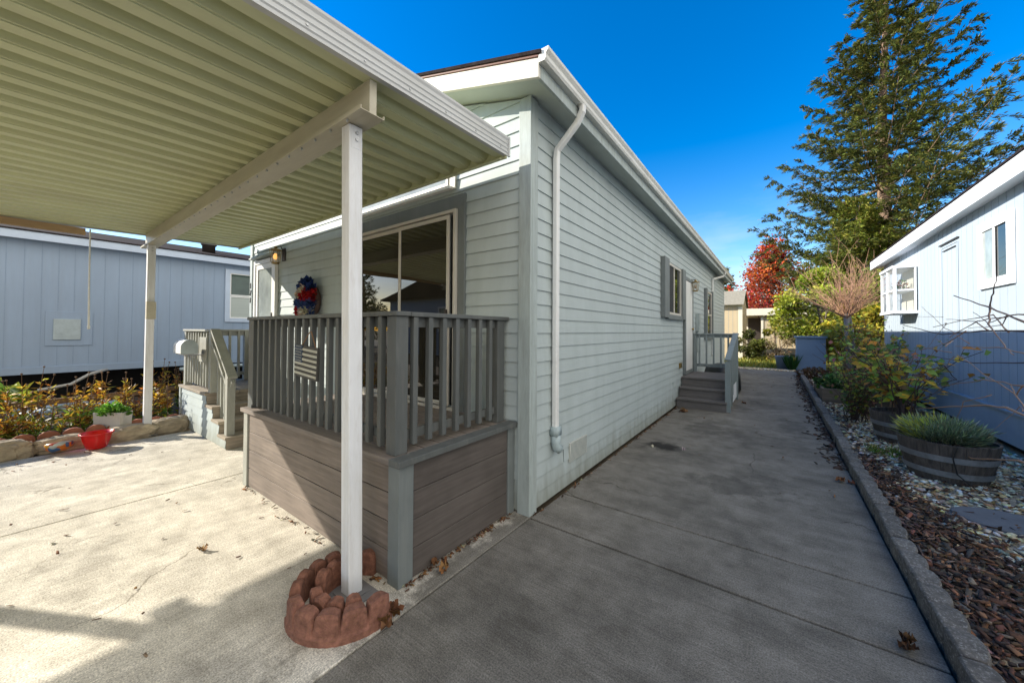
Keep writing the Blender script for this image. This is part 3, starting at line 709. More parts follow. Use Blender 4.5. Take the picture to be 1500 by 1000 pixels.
# flag plaque hung on the deck rail
FG = thing('flag_plaque', 'small wooden slat American flag plaque hanging on the dark deck railing', 'plaque', (-3.02, 1.36, 1.16))
fx0, fx1, fz0, fz1, fy = -3.20, -2.84, 1.158, 1.415, 1.372
def tilt(p):
    x, y, z = p; a = R(-4); cx, cz = -3.02, 1.29
    return (cx + (x - cx) * math.cos(a) - (z - cz) * math.sin(a), y, cz + (x - cx) * math.sin(a) + (z - cz) * math.cos(a))
def tbox(mb, *a):
    m2 = MB().box(*a); mb.add([tilt(p) for p in m2.v], m2.f)
mb = MB(); tbox(mb, fx0, fx1, fy, fy + .018, fz0, fz1); mb.build('board', M['stripe_d'], FG, .002)
nst = 13; hh = (fz1 - fz0) / nst
for i in range(1, 13, 2):
    mb = MB(); tbox(mb, (fx0 + .128) if i > 5 else fx0 + .002, fx1 - .002, fy - .005, fy - .0002, fz0 + i * hh + .001, fz0 + (i + 1) * hh - .001); mb.build('stripe', M['stripe_w'], FG)
mb = MB(); tbox(mb, fx0 + .001, fx0 + .126, fy - .006, fy - .0003, fz0 + 6 * hh, fz1 - .001); ca = mb.build('canton', M['navy'], FG)
mb = MB()
for r_ in range(6):
    for c_ in range(6 if r_ % 2 == 0 else 5):
        sx_ = fx0 + .012 + c_ * .0205 + (0 if r_ % 2 == 0 else .01); sz_ = fz0 + 6 * hh + .014 + r_ * .0225; q = []
        for k in range(10):
            rr = .0075 if k % 2 == 0 else .0032; a = math.pi / 2 + k * math.pi / 5; q.append(tilt((sx_ + rr * math.cos(a), fy - .0075, sz_ + rr * math.sin(a))))
        mb.add(q, [tuple(range(10))])
mb.build('star', M['stripe_w'], ca); tag(bpy.data.objects['star'], kind='stuff')
mb = MB(); mb.tube([tilt((fx0 + .10, fy + .006, fz1)), (-2.95, fy - .004, 1.525), (-2.925, fy - .004, 1.53), tilt((fx1 - .04, fy + .006, fz1))], .004, 6); mb.build('cord', M['rope'], FG)

# wreath on the wall
wc = np.array((-5.40, YF - .07, 1.95))
WR = thing('wreath', 'red white and blue artificial flower wreath hanging on the siding beside the front door', 'wreath', tuple(wc))
MB().tube([tuple(wc + np.array((.19 * math.cos(a), .02, .19 * math.sin(a)))) for a in np.linspace(0, 2 * math.pi, 25)], .05, 8).build('ring', M['cane_dark'], WR)
V, Fc, Cc = [], [], []; b0 = 0
cols = [(.02, .045, .16), (.62, .56, .44), (.36, .012, .015), (.05, .09, .24), (.34, .012, .015), (.6, .55, .45)]
fl = 0
for dx, dz, ci, rr in ((-.02, .29, 0, .10), (.10, .30, 0, .09), (-.12, .24, 0, .09), (.02, .19, 1, .12), (.20, .20, 0, .08), (-.16, .12, 1, .10), (.14, .09, 2, .13), (-.03, .08, 2, .10), (.24, .08, 2, .09),
                       (-.22, -.03, 3, .10), (-.08, -.05, 3, .11), (.08, -.06, 3, .12), (.22, -.05, 3, .10), (-.18, -.18, 2, .11), (-.02, -.19, 1, .11), (.15, -.19, 1, .12), (-.08, -.28, 2, .10), (.08, -.30, 3, .10), (.2, -.28, 0, .09), (-.2, -.28, 1, .08)):
    dx, dz, rr = dx * .78, dz * .85, rr * .85
    n = 170; nd = rdir(n); nd[:, 1] = -abs(nd[:, 1]) * 1.1 - .1; nd = nrm(nd)
    c = wc + np.array((dx, -.02, dz))
    v, fc, cc = leaves(c + nd * rr * rng.uniform(.35, .85, (n, 1)), nd + .5 * rdir(n), rdir(n), .06, .04, pick([cols[ci]], n, .3))
    V.append(v); Fc.append(fc + b0); Cc.append(cc); b0 += len(v)
np_mesh('flowers', np.concatenate(V), np.concatenate(Fc), np.concatenate(Cc), M['petal'], WR)

# ------------------------------------------------------------------ entry porch at the far end
PO = thing('entry_porch', 'grey-green railed entry porch with four brown steps at the front door', 'porch', (-7.0, 1.63, 0))
PY0, PY1 = 1.63, YW - .02
sx = [-6.50, -6.225, -5.955, -5.685]; sz = [.64, .48, .32, .16]
xe = [(-7.80, sx[0], .60), (sx[0], sx[1], .44), (sx[1], sx[2], .28), (sx[2], sx[3], .12)]
mb = MB()
for xa, xb, zt in xe: lap_front(mb, xa, xb, .005, zt, PY0)
mb.build('side_panel', M['siding_f'], PO, recalc=False)
mb = MB()
for xa, xb, zt in xe: mb.box(xa, xb - .025, PY0 + .004, PY1, 0, zt)
mb.build('carcass', M['siding_f'], PO)
box('corner_trim', M['trim'], PO, -7.83, -7.755, PY0 - .025, PY0 + .05, 0, .6)
mb = MB(); yy = PY0 - .03
while yy < PY1 - .01:
    y2 = min(yy + .14, PY1); mb.box(-7.86, sx[0] + .02, yy, y2 - .005, .602, .64); yy += .14
mb.build('landing', M['tread'], PO, .003)
for k in range(3): box('tread', M['tread'], PO, sx[k] - .02, sx[k + 1] + .02, PY0 - .02, PY1, sz[k + 1] - .038, sz[k + 1])
for k in range(4): box('riser', M['tread'], PO, sx[k] - .022, sx[k], PY0 - .002, PY1, max(0, sz[k] - .16 + (.001 if k < 3 else 0)), sz[k] - .039)
PR = 1.535; RM = M['deck_rail_light']
for x, y in ((-7.73, 1.69), (-6.47, 1.69), (-7.73, 2.49)): box('rail_post', RM, PO, x - .045, x + .045, y - .045, y + .045, .641, PR - .03, .004)
box('newel_post', RM, PO, -5.83, -5.74, 1.645, 1.735, .161, .97, .004)
box('rail_cap', RM, PO, -7.80, -6.41, 1.63, 1.75, PR - .03, PR, .004); box('rail_cap', RM, PO, -7.79, -7.67, 1.752, PY1, PR - .031, PR - .001, .004)
for z0, z1 in ((PR - .11, PR - .031), (.73, .79)):
    box('rail', RM, PO, -7.685, -6.515, 1.695, 1.725, z0, z1); box('rail', RM, PO, -7.745, -7.715, 1.735, 2.445, z0, z1)
for i in range(9): box('baluster', RM, PO, -7.60 + i * .13 - .018, -7.60 + i * .13 + .018, 1.658, 1.694, .70, PR - .035)
for i in range(5): box('baluster', RM, PO, -7.714, -7.678, 1.84 + i * .13 - .018, 1.84 + i * .13 + .018, .70, PR - .035)
box('mailbox_board', RM, PO, -6.95, -6.62, 1.64, 1.657, 1.06, 1.42)
def sl_z(x): return PR - .01 + (x + 6.42) * (-.62 / .72)
for off, wd, hg in ((0, .11, .032), (-.085, .035, .085)):
    MB().bar((-6.43, 1.69, sl_z(-6.43) + off), (-5.70, 1.69, sl_z(-5.70) + off), wd, hg).build('hand_rail', RM, PO, .004)
MB().bar((-6.43, 1.665, sl_z(-6.43) - .19), (-5.83, 1.665, sl_z(-5.83) - .19), .03, .04).build('hand_rail', RM, PO, .003)
for i in range(4):
    x = -6.33 + i * .135; k = sum(x > s for s in sx); box('baluster', RM, PO, x - .018, x + .018, 1.70, 1.736, sz[min(k, 3)] + .001, sl_z(x) - .1)
# mailbox
MX = thing('mailbox', 'white arched metal mailbox mounted on the entry porch railing', 'mailbox', (-6.8, 1.46, 1.18))
prm = [(-.088, 0), (.088, 0), (.088, .10)] + [(.088 * math.cos(a), .10 + .095 * math.sin(a)) for a in np.linspace(.2, math.pi - .2, 9)] + [(-.088, .10)]
MB().prism(prm, lambda u, v, t: (-7.02 + .40 * t, 1.455 + u, 1.195 + v)).build('body', M['white'], MX, .004)
MB().prism([(u * 1.06, v * 1.03 - .003) for u, v in prm], lambda u, v, t: (-6.618 + .016 * t, 1.455 + u, 1.195 + v)).build('door', M['galv'], MX, .003)  # grey of the sunless end is put into the door colour
MB().box(-6.99, -6.66, 1.39, 1.52, 1.178, 1.194).box(-6.9, -6.7, 1.5, 1.64, 1.165, 1.177).build('bracket', M['steel'], MX, .002)
MB().tube([(-6.64, 1.40, 1.18), (-6.64, 1.43, 1.15), (-6.64, 1.47, 1.165), (-6.64, 1.52, 1.14), (-6.64, 1.55, 1.18)], .006, 6).build('newspaper_hook', M['steel'], MX)

# ------------------------------------------------------------------ side steps
S = thing('side_steps', 'grey wooden steps with handrail at the side door beside the shaded path', 'steps', (-1.2, 8.0, 0))
SXa, SXb = XW + .03, -.76
TG = M['tread_grey']
st_y = [8.02, 8.30, 8.58]; st_z = [.19, .38, .57]
for k in range(3):
    ye = st_y[k + 1] if k < 2 else 9.86
    box('tread', TG, S, SXa, SXb - .005, st_y[k] - .03, ye - (.001 if k < 2 else 0), st_z[k] - .038, st_z[k], .004)
    box('riser', TG, S, SXa, SXb - .015, st_y[k], st_y[k] + .022, st_z[k] - .19 + (.001 if k else 0), st_z[k] - .039, .003)
mb = MB()
for k in range(3): mb.box(SXb - .04, SXb - .018, st_y[k] + .023, (st_y[k + 1] + .022) if k < 2 else 9.85, 0, st_z[k] - .04)
mb.build('stringer', M['deck_rail'], S)
SR = 1.50
DR = paint('side_rail_paint', (.20, .235, .235), .6, .14, 4, (2, 2, .6), 90, .2)
box('newel_post', DR, S, -.80, -.71, 8.06, 8.15, .0, .97, .004)
for x, y in ((-.755, 9.80), (XW + .08, 9.80)): box('rail_post', DR, S, x - .045, x + .045, y - .045, y + .045, .571 if x < -1 else 0, SR - .03, .004)
box('rail_cap', DR, S, XW + .03, -.69, 9.74, 9.86, SR - .03, SR, .004)
for z0, z1 in ((SR - .1, SR - .031), (.70, .77)): box('rail', DR, S, XW + .13, -.81, 9.785, 9.815, z0, z1)
for i in range(5): x = -1.5 + i * .15; box('baluster', DR, S, x - .018, x + .018, 9.75, 9.786, .70, SR - .035)
MB().bar((-.755, 8.05, 1.0), (-.755, 9.78, SR - .0), .10, .034).build('hand_rail', DR, S, .004)
MB().bar((-.755, 8.16, .965), (-.755, 9.75, SR - .09), .034, .08).build('hand_rail', DR, S, .003)
for i in range(11): y = 8.28 + i * .132; z0 = [a for a, b in zip(st_z, st_y) if y > b][-1]; box('baluster', DR, S, -.736, -.70, y - .018, y + .018, z0 - .1, .98 + (y - 8.05) * .29)
box('outer_panel', M['nbr_trim'], S, -.748, -.738, 8.95, 9.75, .06, .46)
# black covered thing behind the steps
BK = thing('covered_bundle', 'low black plastic covered bundle on the path behind the side steps', 'bundle', (-1.2, 10.9, 0))
mb = MB(); mb.lathe([(0, .02), (.40, .0), (.45, .1), (.43, .45), (.36, .62), (.2, .70), (0, .72)], (-1.15, 10.9, 0), 14, 1, 1.3)
o = mb.build('cover', M['blackplastic'], BK, 0, True)
md = o.modifiers.new('d', 'DISPLACE'); tx = bpy.data.textures.new('wrinkle', 'CLOUDS'); tx.noise_scale = .2; md.texture = tx; md.strength = .12
MB().box(-1.55, -.8, 10.5, 11.3, .001, .05).build('pallet', M['timber'], BK)

# ------------------------------------------------------------------ brick edging around the post
def arc_brick(name, label, c, rad, th, a0, a1, h, lobes, group, mat):
    """curved scalloped edging piece standing on the ground"""
    T = thing(name, label, 'edging', (c[0] + rad * math.cos((a0 + a1) / 2), c[1] + rad * math.sin((a0 + a1) / 2), 0), 0, group)
    n = lobes * 12; mb = MB(); ring = []
    for i in range(n + 1):
        t_ = i / n; a = a0 + (a1 - a0) * t_
        ph = (t_ * lobes) % 1.0
        e_ = abs(2 * ph - 1); nt_c = max(0, (e_ - .84) / .16); arch = e_ ** 2.2
        zt = h - .022 * arch - .026 * nt_c
        ca, sa = math.cos(a), math.sin(a); ri, ro = rad - th / 2 + .010 * nt_c, rad + th / 2 - .012 * nt_c
        j = lambda: random.uniform(-.0012, .0012)
        ring.append([(c[0] + r_ * ca + j(), c[1] + r_ * sa + j(), z + (j() if z > .1 else 0)) for r_, z in ((rad - th / 2, 0), (rad + th / 2 + .010, 0), (rad + th / 2 + .009, .03), (rad + th / 2, .042), (ro, zt - .018), (ro - .007, zt - .002), (ri + .007, zt), (ri, zt - .012))])
    vs = [p for rg in ring for p in rg]; fs = []; k = 8
    for i in range(n):
        for q in range(k):
            a, b = i * k + q, i * k + (q + 1) % k; fs.append((a, b, b + k, a + k))
    fs.append(tuple(range(k - 1, -1, -1))); fs.append(tuple(n * k + q for q in range(k)))
    mb.add(vs, fs); mb.build('block', mat, T, 0, False)
    return T
g = 'curved red edging blocks around the carport post'
pc = (-1.985, 1.16)
arc_brick('edging_block', 'largest curved red scalloped edging block, yellow-stained, in front of the carport post', pc, .275, .062, R(-112), R(12), .150, 5, g, M['brickold'])
arc_brick('edging_block', 'outer curved red edging block on the left of the carport post', pc, .270, .058, R(-200), R(-119), .15, 4, g, M['brick'])
arc_brick('edging_block', 'inner curved red edging block nested against the left outer block', (pc[0] + .012, pc[1] + .02), .185, .058, R(-215), R(-136), .155, 3, g, M['brick'])
arc_brick('edging_block', 'inner curved red edging block nested behind the yellow-stained block', (pc[0] + .02, pc[1] - .005), .175, .058, R(-122), R(-12), .150, 4, g, M['brick'])
arc_brick('edging_block', 'red edging block at the back, between the carport post and the deck skirting', pc, .24, .06, R(110), R(160), .14, 2, g, M['brick'])

# ------------------------------------------------------------------ left neighbour
NX = -11.5
N = thing('neighbour_house', 'blue-grey manufactured house with dark roof raised over a black crawl space', 'house', (NX, 3, 0))
mb = MB(); mb.box(NX - 6.5, NX, -.4, 12, .66, 3.24); mb.m = 1
y = -.3
while y < 12: mb.box(NX, NX + .003, y, y + .006, .80, 3.2); y += .205
mb.build('wall', [M['nbl'], M['groove']], N)
box('skirt_band', M['nbl'], N, NX, NX + .025, -.4, 12, .655, .79)
box('eave_board', M['nbl_trim'], N, NX + .16, NX + .20, -.8, 12.3, 3.20, 3.35)
box('soffit', M['nbl_trim'], N, NX - .02, NX + .158, -.78, 12.3, 3.2405, 3.26)
mb = MB(); mb.add([(NX + .22, -.85, 3.352), (NX - 3.2, -.85, 4.06), (NX - 3.2, 12.4, 4.06), (NX + .22, 12.4, 3.352), (NX + .22, -.85, 3.375), (NX - 3.2, -.85, 4.085), (NX - 3.2, 12.4, 4.085), (NX + .22, 12.4, 3.375)],
       [(0,1,2,3),(4,7,6,5),(0,4,5,1),(1,5,6,2),(2,6,7,3),(3,7,4,0)])
mb.add([(NX - 3.2, -.85, 4.08), (NX - 6.7, -.85, 3.36), (NX - 6.7, 12.4, 3.36), (NX - 3.2, 12.4, 4.08)], [(0, 1, 2, 3)])
mb.build('roof', M['shingle'], N)
MB().box(NX - 6, NX - .6, -.35, 11.9, 0, .66).build('crawl_space', M['black'], N)
nw = frame_x('window', N, M['nbl_trim'], 3.21, 4.35, 1.72, 3.09, NX + .002, .10, .03)
box('pane', M['glass_green'], nw, NX + .004, NX + .012, 3.31, 4.25, 2.43, 2.99, 0); box('lower_blind', M['blind'], nw, NX + .004, NX + .012, 3.31, 4.25, 1.82, 2.37, 0)
frame_x('sash', nw, M['white'], 3.305, 4.255, 1.815, 2.40, NX + .013, .035, .014); frame_x('sash', nw, M['white'], 3.305, 4.255, 2.405, 2.995, NX + .013, .03, .010)
hp = box('hatch_panel', M['nbl'], N, NX + .004, NX + .014, .37, .98, 1.19, 1.87); box('hatch_cover', M['galv'], hp, NX + .0145, NX + .035, .47, .82, 1.31, 1.72)
mb = MB(); mb.lathe([(0, 0), (.14, 0), (.14, .18), (.17, .2), (.17, .26), (0, .27)], (NX - .75, 3.05, 3.56), 14); mb.build('roof_vent', M['dark_metal'], N, 0, True)
mb = MB(); mb.tube([(NX + .1, .3, .35), (NX + .12, .7, .42), (NX + .1, .95, .6), (NX, 1.2, .67)], .03, 8); mb.build('drain_hose', M['hose'], N, 0, True)
mb = MB(); mb.tube([(NX + .3, 2.3, .6), (NX + .3, 5.5, .62)], .04, 8); mb.build('drain_pipe', M['pvc'], N, 0, True)
FR = thing('garden_rail', 'weathered low timber rail behind the dried flower bed', 'fence', (-9.3, .5, 0))
MB().bar((-9.35, -1.6, .33), (-9.25, 4.5, .45), .04, .09).build('rail', M['timber_y'], FR, .004)
for yy in (-1.4, .1, 1.6, 3.2): box('stake', M['timber_y'], FR, -9.37 + .016 * yy, -9.33 + .016 * yy, yy, yy + .05, -.05, .40)

# boulders of the flower bed kerb
def ordinal(i): return ['first', 'second', 'third', 'fourth', 'fifth', 'sixth', 'seventh', 'eighth', 'ninth', 'tenth', 'eleventh', 'twelfth', 'thirteenth', 'fourteenth', 'fifteenth', 'sixteenth', 'seventeenth', 'eighteenth', 'nineteenth', 'twentieth', 'twenty-first', 'twenty-second', 'twenty-third', 'twenty-fourth', 'twenty-fifth', 'twenty-sixth', 'twenty-seventh', 'twenty-eighth', 'twenty-ninth', 'thirtieth'][i]
def boulder(name, label, c, s, rz, mat, seed, group, cat='stone'):
    bm = bmesh.new(); bmesh.ops.create_icosphere(bm, subdivisions=4, radius=1)
    rs = random.Random(seed); ph = [Vector((rs.uniform(-9, 9), rs.uniform(-9, 9), rs.uniform(-9, 9))) for _ in range(3)]
    from mathutils import noise as mn
    for v in bm.verts:
        p = v.co.copy(); p = Vector([math.copysign(abs(t_) ** .55, t_) for t_ in p])
        d = 1 + .24 * mn.noise(p * 1.1 + ph[0]) + .16 * mn.noise(p * 2.7 + ph[1]) + .08 * mn.noise(p * 6 + ph[2])
        v.co = Vector((p.x * s[0] * d, p.y * s[1] * d, p.z * s[2] * d))
    me = bpy.data.meshes.new(name); bm.to_mesh(me); bm.free(); me.materials.append(mat)
    o = bpy.data.objects.new(name, me); COL.objects.link(o); o.location = c; o.rotation_euler = (0, 0, rz)
    return tag(o, label, cat, group)
by = [-1.15, -.62, -.08, .43, .98, 1.42]
for i, yb in enumerate(by):
    boulder('kerb_stone', f'{ordinal(len(by) - 1 - i)} rough sandy stone of the flower bed kerb, counting leftward from the porch steps', (-7.36 - (0.06 if i % 2 else 0), yb, .06), (.12, .27, .105 + .015 * (i % 3)), random.uniform(-.08, .08), M['boulder'], i, 'rough stones edging the flower bed')
boulder('kerb_stone', 'sandy kerb stone right against the left side of the porch steps', (-7.72, 1.70, .05), (.17, .12, .09), .3, M['boulder'], 33, 'rough stones edging the flower bed')
# terracotta scallop edging behind them
for i in range(16):
    yb = -1.3 + i * .2
    T = thing('scallop_tile', f'{ordinal(i)} terracotta scallop tile behind the kerb stones, counting from the left', 'edging', (-7.60, yb, 0), 0, 'terracotta scallops edging the flower bed')
    pr = [(-.095, 0), (.095, 0), (.095, .12)] + [(.095 * math.cos(a), .12 + .075 * math.sin(a)) for a in np.linspace(.25, math.pi - .25, 7)] + [(-.095, .12)]
    MB().prism(pr, lambda u, v, t, yb=yb: (-7.63 + .05 * t + random.uniform(-.003, .003), yb + u, v + .02)).build('tile', M['terracotta'], T, .008)

# planter, bowl, painted pot
PL = thing('trough_planter', 'pale rectangular trough planter on the flower bed kerb', 'planter', (-7.66, .86, .1), R(38)); PL.scale = (.72, .8, .95)
ORG[PL.name] = (0, 0, 0)
mb = MB(); b_ = [(-.26, -.10), (.26, -.10), (.28, -.06), (.28, .10), (-.28, .10), (-.28, -.06)]
o1 = [(u * .93, v * .93, 0) for u, v in b_]; o2 = [(u, v, .27) for u, v in b_]; o3 = [(u * .94, v * .86, .27) for u, v in b_]; o4 = [(u * .93, v * .85, .22) for u, v in b_]
mb.add(o1 + o2 + o3 + o4, [tuple(range(5, -1, -1))] + [(r_ * 6 + i, r_ * 6 + (i + 1) % 6, (r_ + 1) * 6 + (i + 1) % 6, (r_ + 1) * 6 + i) for r_ in range(3) for i in range(6)])
mb.build('trough', M['planter_w'], PL, .004)
MB().add(o4, [tuple(range(6))]).build('soil', M['soil'], PL)
def mound(name, label, cat, c, rx, ry, rz_, rot, n, L, W, pal, up=.6, group=None, base=0.0, stems=0):
    T = thing(name, label, cat, c, 0, group)
    a = rng.uniform(0, 2 * math.pi, n); u = np.sqrt(rng.uniform(0, 1, n)); zz = rng.uniform(0, 1, n)
    k = np.sqrt(np.maximum(0, 1 - zz ** 2)); lump = 1 + .18 * np.sin(5 * a + c[0] * 7) + .12 * np.sin(9 * a + 2)
    x = rx * u * np.cos(a) * lump; y = ry * u * np.sin(a) * lump; z = rz_ * zz * np.sqrt(np.maximum(.05, 1 - u ** 2)) * (1 + .2 * np.sin(7 * a))
    xr = x * math.cos(rot) - y * math.sin(rot); yr = x * math.sin(rot) + y * math.cos(rot)
    P_ = np.stack([c[0] + xr, c[1] + yr, c[2] + base + z], 1)
    d = np.stack([xr / max(rx, .01), yr / max(ry, .01), np.full(n, up)], 1) + .7 * rdir(n)
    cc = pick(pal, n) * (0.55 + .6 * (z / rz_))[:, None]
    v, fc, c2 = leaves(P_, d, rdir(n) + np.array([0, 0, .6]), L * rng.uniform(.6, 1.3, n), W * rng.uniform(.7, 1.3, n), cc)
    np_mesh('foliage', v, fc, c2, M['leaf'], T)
    mb = MB()
    for i in range(max(stems, 5)):
        aa = random.uniform(0, 6.28); mb.tube([(c[0], c[1], c[2]), (c[0] + rx * .35 * math.cos(aa), c[1] + ry * .35 * math.sin(aa), c[2] + base + rz_ * .55)], .006, 5)
    mb.build('stem', M['twig'], T)
    return T
mound('bedding_plant', 'bright green low plant growing in the pale trough planter', 'plant', (-7.66, .86, .31), .20, .10, .15, R(38), 900, .05, .022, [(.13, .32, .03), (.2, .42, .05), (.09, .22, .03)], .8)
BW = thing('plastic_bowl', 'bright red plastic bowl standing on the driveway by the kerb stones', 'bowl', (-7.06, .66, 0))
mb = MB(); mb.lathe([(0, .006), (.12, .006), (.15, .02), (.20, .12), (.225, .19), (.245, .20), (.24, .208), (.215, .2), (.19, .12), (.14, .03), (0, .02)], (-7.06, .66, 0), 36, .62, .62); mb.build('bowl', M['red'], BW, 0, True)
MB().lathe([(.235, .196), (.252, .196), (.252, .21), (.235, .21), (.235, .196)], (-7.06, .66, 0), 36, .62, .62).build('rim', M['red'], BW, 0, True)
tal, nt_, b_s = newmat('painted_pottery')
vor = nt_.nodes.new('ShaderNodeTexVoronoi'); vor.inputs['Scale'].default_value = 17; nt_.links.new(coord(nt_, (1, 1, 1)), vor.inputs['Vector'])
cr = nt_.nodes.new('ShaderNodeValToRGB'); cr.color_ramp.interpolation = 'CONSTANT'; e = cr.color_ramp.elements
for p_, c_ in ((0.0, (.55, .15, .02)), (.3, (.5, .24, .03)), (.5, (.04, .10, .22)), (.68, (.35, .38, .36)), (.85, (.4, .06, .02))):
    q = e[0] if p_ == 0 else e.new(p_); q.position = p_; q.color = (*c_, 1)
e[-1].color = (.35, .38, .36, 1)
sx3 = nt_.nodes.new('ShaderNodeSeparateColor'); nt_.links.new(vor.outputs['Color'], sx3.inputs[0]); nt_.links.new(sx3.outputs[0], cr.inputs['Fac']); nt_.links.new(cr.outputs['Color'], b_s.inputs['Base Color']); b_s.inputs['Roughness'].default_value = .3
TP = thing('painted_pot', 'small orange and blue painted pottery bowl tilted against the kerb stones', 'pot', (-7.12, .28, 0))
mb = MB(); mb.lathe([(0, .004), (.07, .004), (.13, .05), (.15, .11), (.14, .13), (.115, .135), (.11, .11), (.06, .03), (0, .025)], (0, 0, 0), 30)
a_ = R(-16); mb.v = [(-7.12 + .8 * (x * math.cos(a_) + z * math.sin(a_)), .36 + y * .8, .03 - .8 * x * math.sin(a_) + .8 * z * math.cos(a_)) for x, y, z in mb.v]
mb.build('pot', tal, TP, 0, True)
MB().lathe([(0, .0), (.085, 0)], (-7.105, .36, .105), 20).build('soil', M['soil'], TP)

# dried perennials of the flower bed
def dry_plant(c, h, label, pal, nl, ns, spread, heads=True):
    T = thing('dry_perennial', label, 'plant', (c[0], c[1], .03), 0, 'dried perennials in the flower bed')
    st = MB(); P_, D_, Cl = [], [], []
    for i in range(ns):
        a = random.uniform(0, 6.28); r_ = random.uniform(.0, spread); hh = h * random.uniform(.65, 1.08)
        b_ = Vector((c[0] + r_ * .5 * math.cos(a), c[1] + r_ * .5 * math.sin(a), .03)); t_ = Vector((c[0] + r_ * math.cos(a) * 1.3, c[1] + r_ * math.sin(a) * 1.3, hh))
        m_ = (b_ + t_) / 2 + Vector((random.uniform(-.03, .03), random.uniform(-.03, .03), 0))
        st.tube([b_, m_, t_], [.006, .005, .003], 5)
        if heads: MB().lathe([(0, -.008), (.014, 0), (.012, .012), (0, .018)], tuple(t_), 7).build('seed_head', M['stalk'], T)
        n = nl // ns
        tt = rng.uniform(.05, .85, n) ** 1.3
        for q in tt:
            p = b_.lerp(t_, q); P_.append(p); an = random.uniform(0, 6.28); D_.append((math.cos(an), math.sin(an), random.uniform(-.3, 1.3)))
    n = len(P_); P_ = np.array([tuple(p) for p in P_]); D_ = np.array(D_)
    cc = pick(pal, n, .3); low = P_[:, 2] < h * .3; g_ = pick([(.12, .2, .03), (.08, .15, .03), (.25, .28, .03)], n, .2); cc[low] = g_[low]
    v, fc, c2 = leaves(P_, D_, rdir(n) + np.array([0, 0, .2]), rng.uniform(.05, .12, n), rng.uniform(.015, .035, n), cc)
    st.build('stem', M['stalk'], T)
    np_mesh('foliage', v, fc, c2, M['leaf'], T)
AUT = [(.52, .27, .03), (.62, .38, .04), (.32, .13, .025), (.16, .07, .02), (.5, .42, .06)]
GRN = [(.12, .2, .03), (.2, .27, .03), (.4, .33, .04)]
spots = [(-8.0, -1.15, .55, 'y'), (-8.3, -.75, .8, 'o'), (-8.0, -.4, .45, 'y'), (-8.5, -.35, .85, 'o'), (-8.1, -.02, .5, 'o'), (-8.7, .12, .9, 'o'), (-8.0, .3, .55, 'y'), (-8.4, .55, .95, 'o'),
         (-8.05, .62, .5, 'y'), (-8.8, .85, .8, 'o'), (-8.2, 1.05, .85, 'o'), (-8.0, 1.25, .6, 'o'), (-8.6, 1.45, .95, 'o'), (-8.15, 1.55, .8, 'o'), (-8.3, 1.9, .9, 'g'), (-8.7, 2.2, .9, 'o'), (-8.95, 1.9, .9, 'o'), (-8.25, 2.25, .7, 'g')]
nm = {'y': 'yellowing leafy perennial', 'o': 'orange-brown dried perennial with seed heads', 'g': 'green bushy perennial'}
cnt = {}
for (x, y, h_, k) in sorted(spots, key=lambda s: s[1]):
    cnt[k] = cnt.get(k, -1) + 1
    dry_plant((x, y), h_, f'{ordinal(cnt[k])} {nm[k]} in the flower bed, counting from the left', {'y': AUT + GRN * 2, 'o': AUT, 'g': GRN * 3 + AUT}[k], 330 if k != 'g' else 460, 8, .24)
mound('leafy_plant', 'large-leaved yellow-green plant at the far left of the flower bed', 'plant', (-9.4, -.05, .05), .25, .25, .35, 0, 90, .16, .12, [(.38, .42, .05), (.25, .35, .05)], .4, None, .3)
# rubbish of stones and pots below the neighbour house
for i, (yy, xx, s_) in enumerate([(-.6, -9.9, .16), (-.15, -10.2, .2), (.25, -9.8, .14), (.6, -10.3, .18), (1.1, -10.0, .15)]):
    boulder('garden_stone', f'{ordinal(i)} grey rubble stone under the blue-grey house, counting from the left', (xx, yy, .1), (s_, s_ * 1.3, s_ * .7), i, M['galv'], 50 + i, 'rubble under the neighbour house')

# ------------------------------------------------------------------ right side: kerb of edging blocks
def kerb_block(yc, length, i, tot):
    T = thing('kerb_block', f'{ordinal(i)} wavy exposed-aggregate kerb block along the path, counting from the camera', 'kerb block', (.71, yc, 0), 0, 'wavy kerb blocks along the path')
    n = 24; mb = MB(); ring = []; yaw_ = random.uniform(-.035, .035); lift = random.uniform(-.012, .012); lob = 3
    for k in range(n + 1):
        t_ = k / n; yy = (t_ - .5) * length
        wv = .022 * abs(math.sin(math.pi * lob * t_)) ** .6 if 0 < t_ < 1 else 0
        ws = abs(math.sin(math.pi * lob * t_)) ** .6; zt = .090 + lift + .020 * ws
        pr = [(-.045 - .010 * ws, -.05), (-.045 - .010 * ws, zt - .008), (-.036 - .010 * ws, zt), (.030 + wv, zt + .003), (.038 + wv, zt - .006), (.038 + wv, -.05)]
        ring.append([(.71 + u * math.cos(yaw_) - yy * math.sin(yaw_), yc + u * math.sin(yaw_) + yy * math.cos(yaw_), z) for u, z in pr])
    vs = [p for rg in ring for p in rg]; fs = []; k6 = 6
    for a in range(n):
        for q in range(k6):
            p0, p1 = a * k6 + q, a * k6 + (q + 1) % k6; fs.append((p0, p1, p1 + k6, p0 + k6))
    fs.append(tuple(range(5, -1, -1))); fs.append(tuple(n * k6 + q for q in range(k6)))
    mb.add(vs, fs); mb.build('block', M['curb'], T, .003)
y0 = 1.95; i = 0
while y0 < 17.2:
    kerb_block(y0 + .295, .595, i, 26); y0 += .602; i += 1

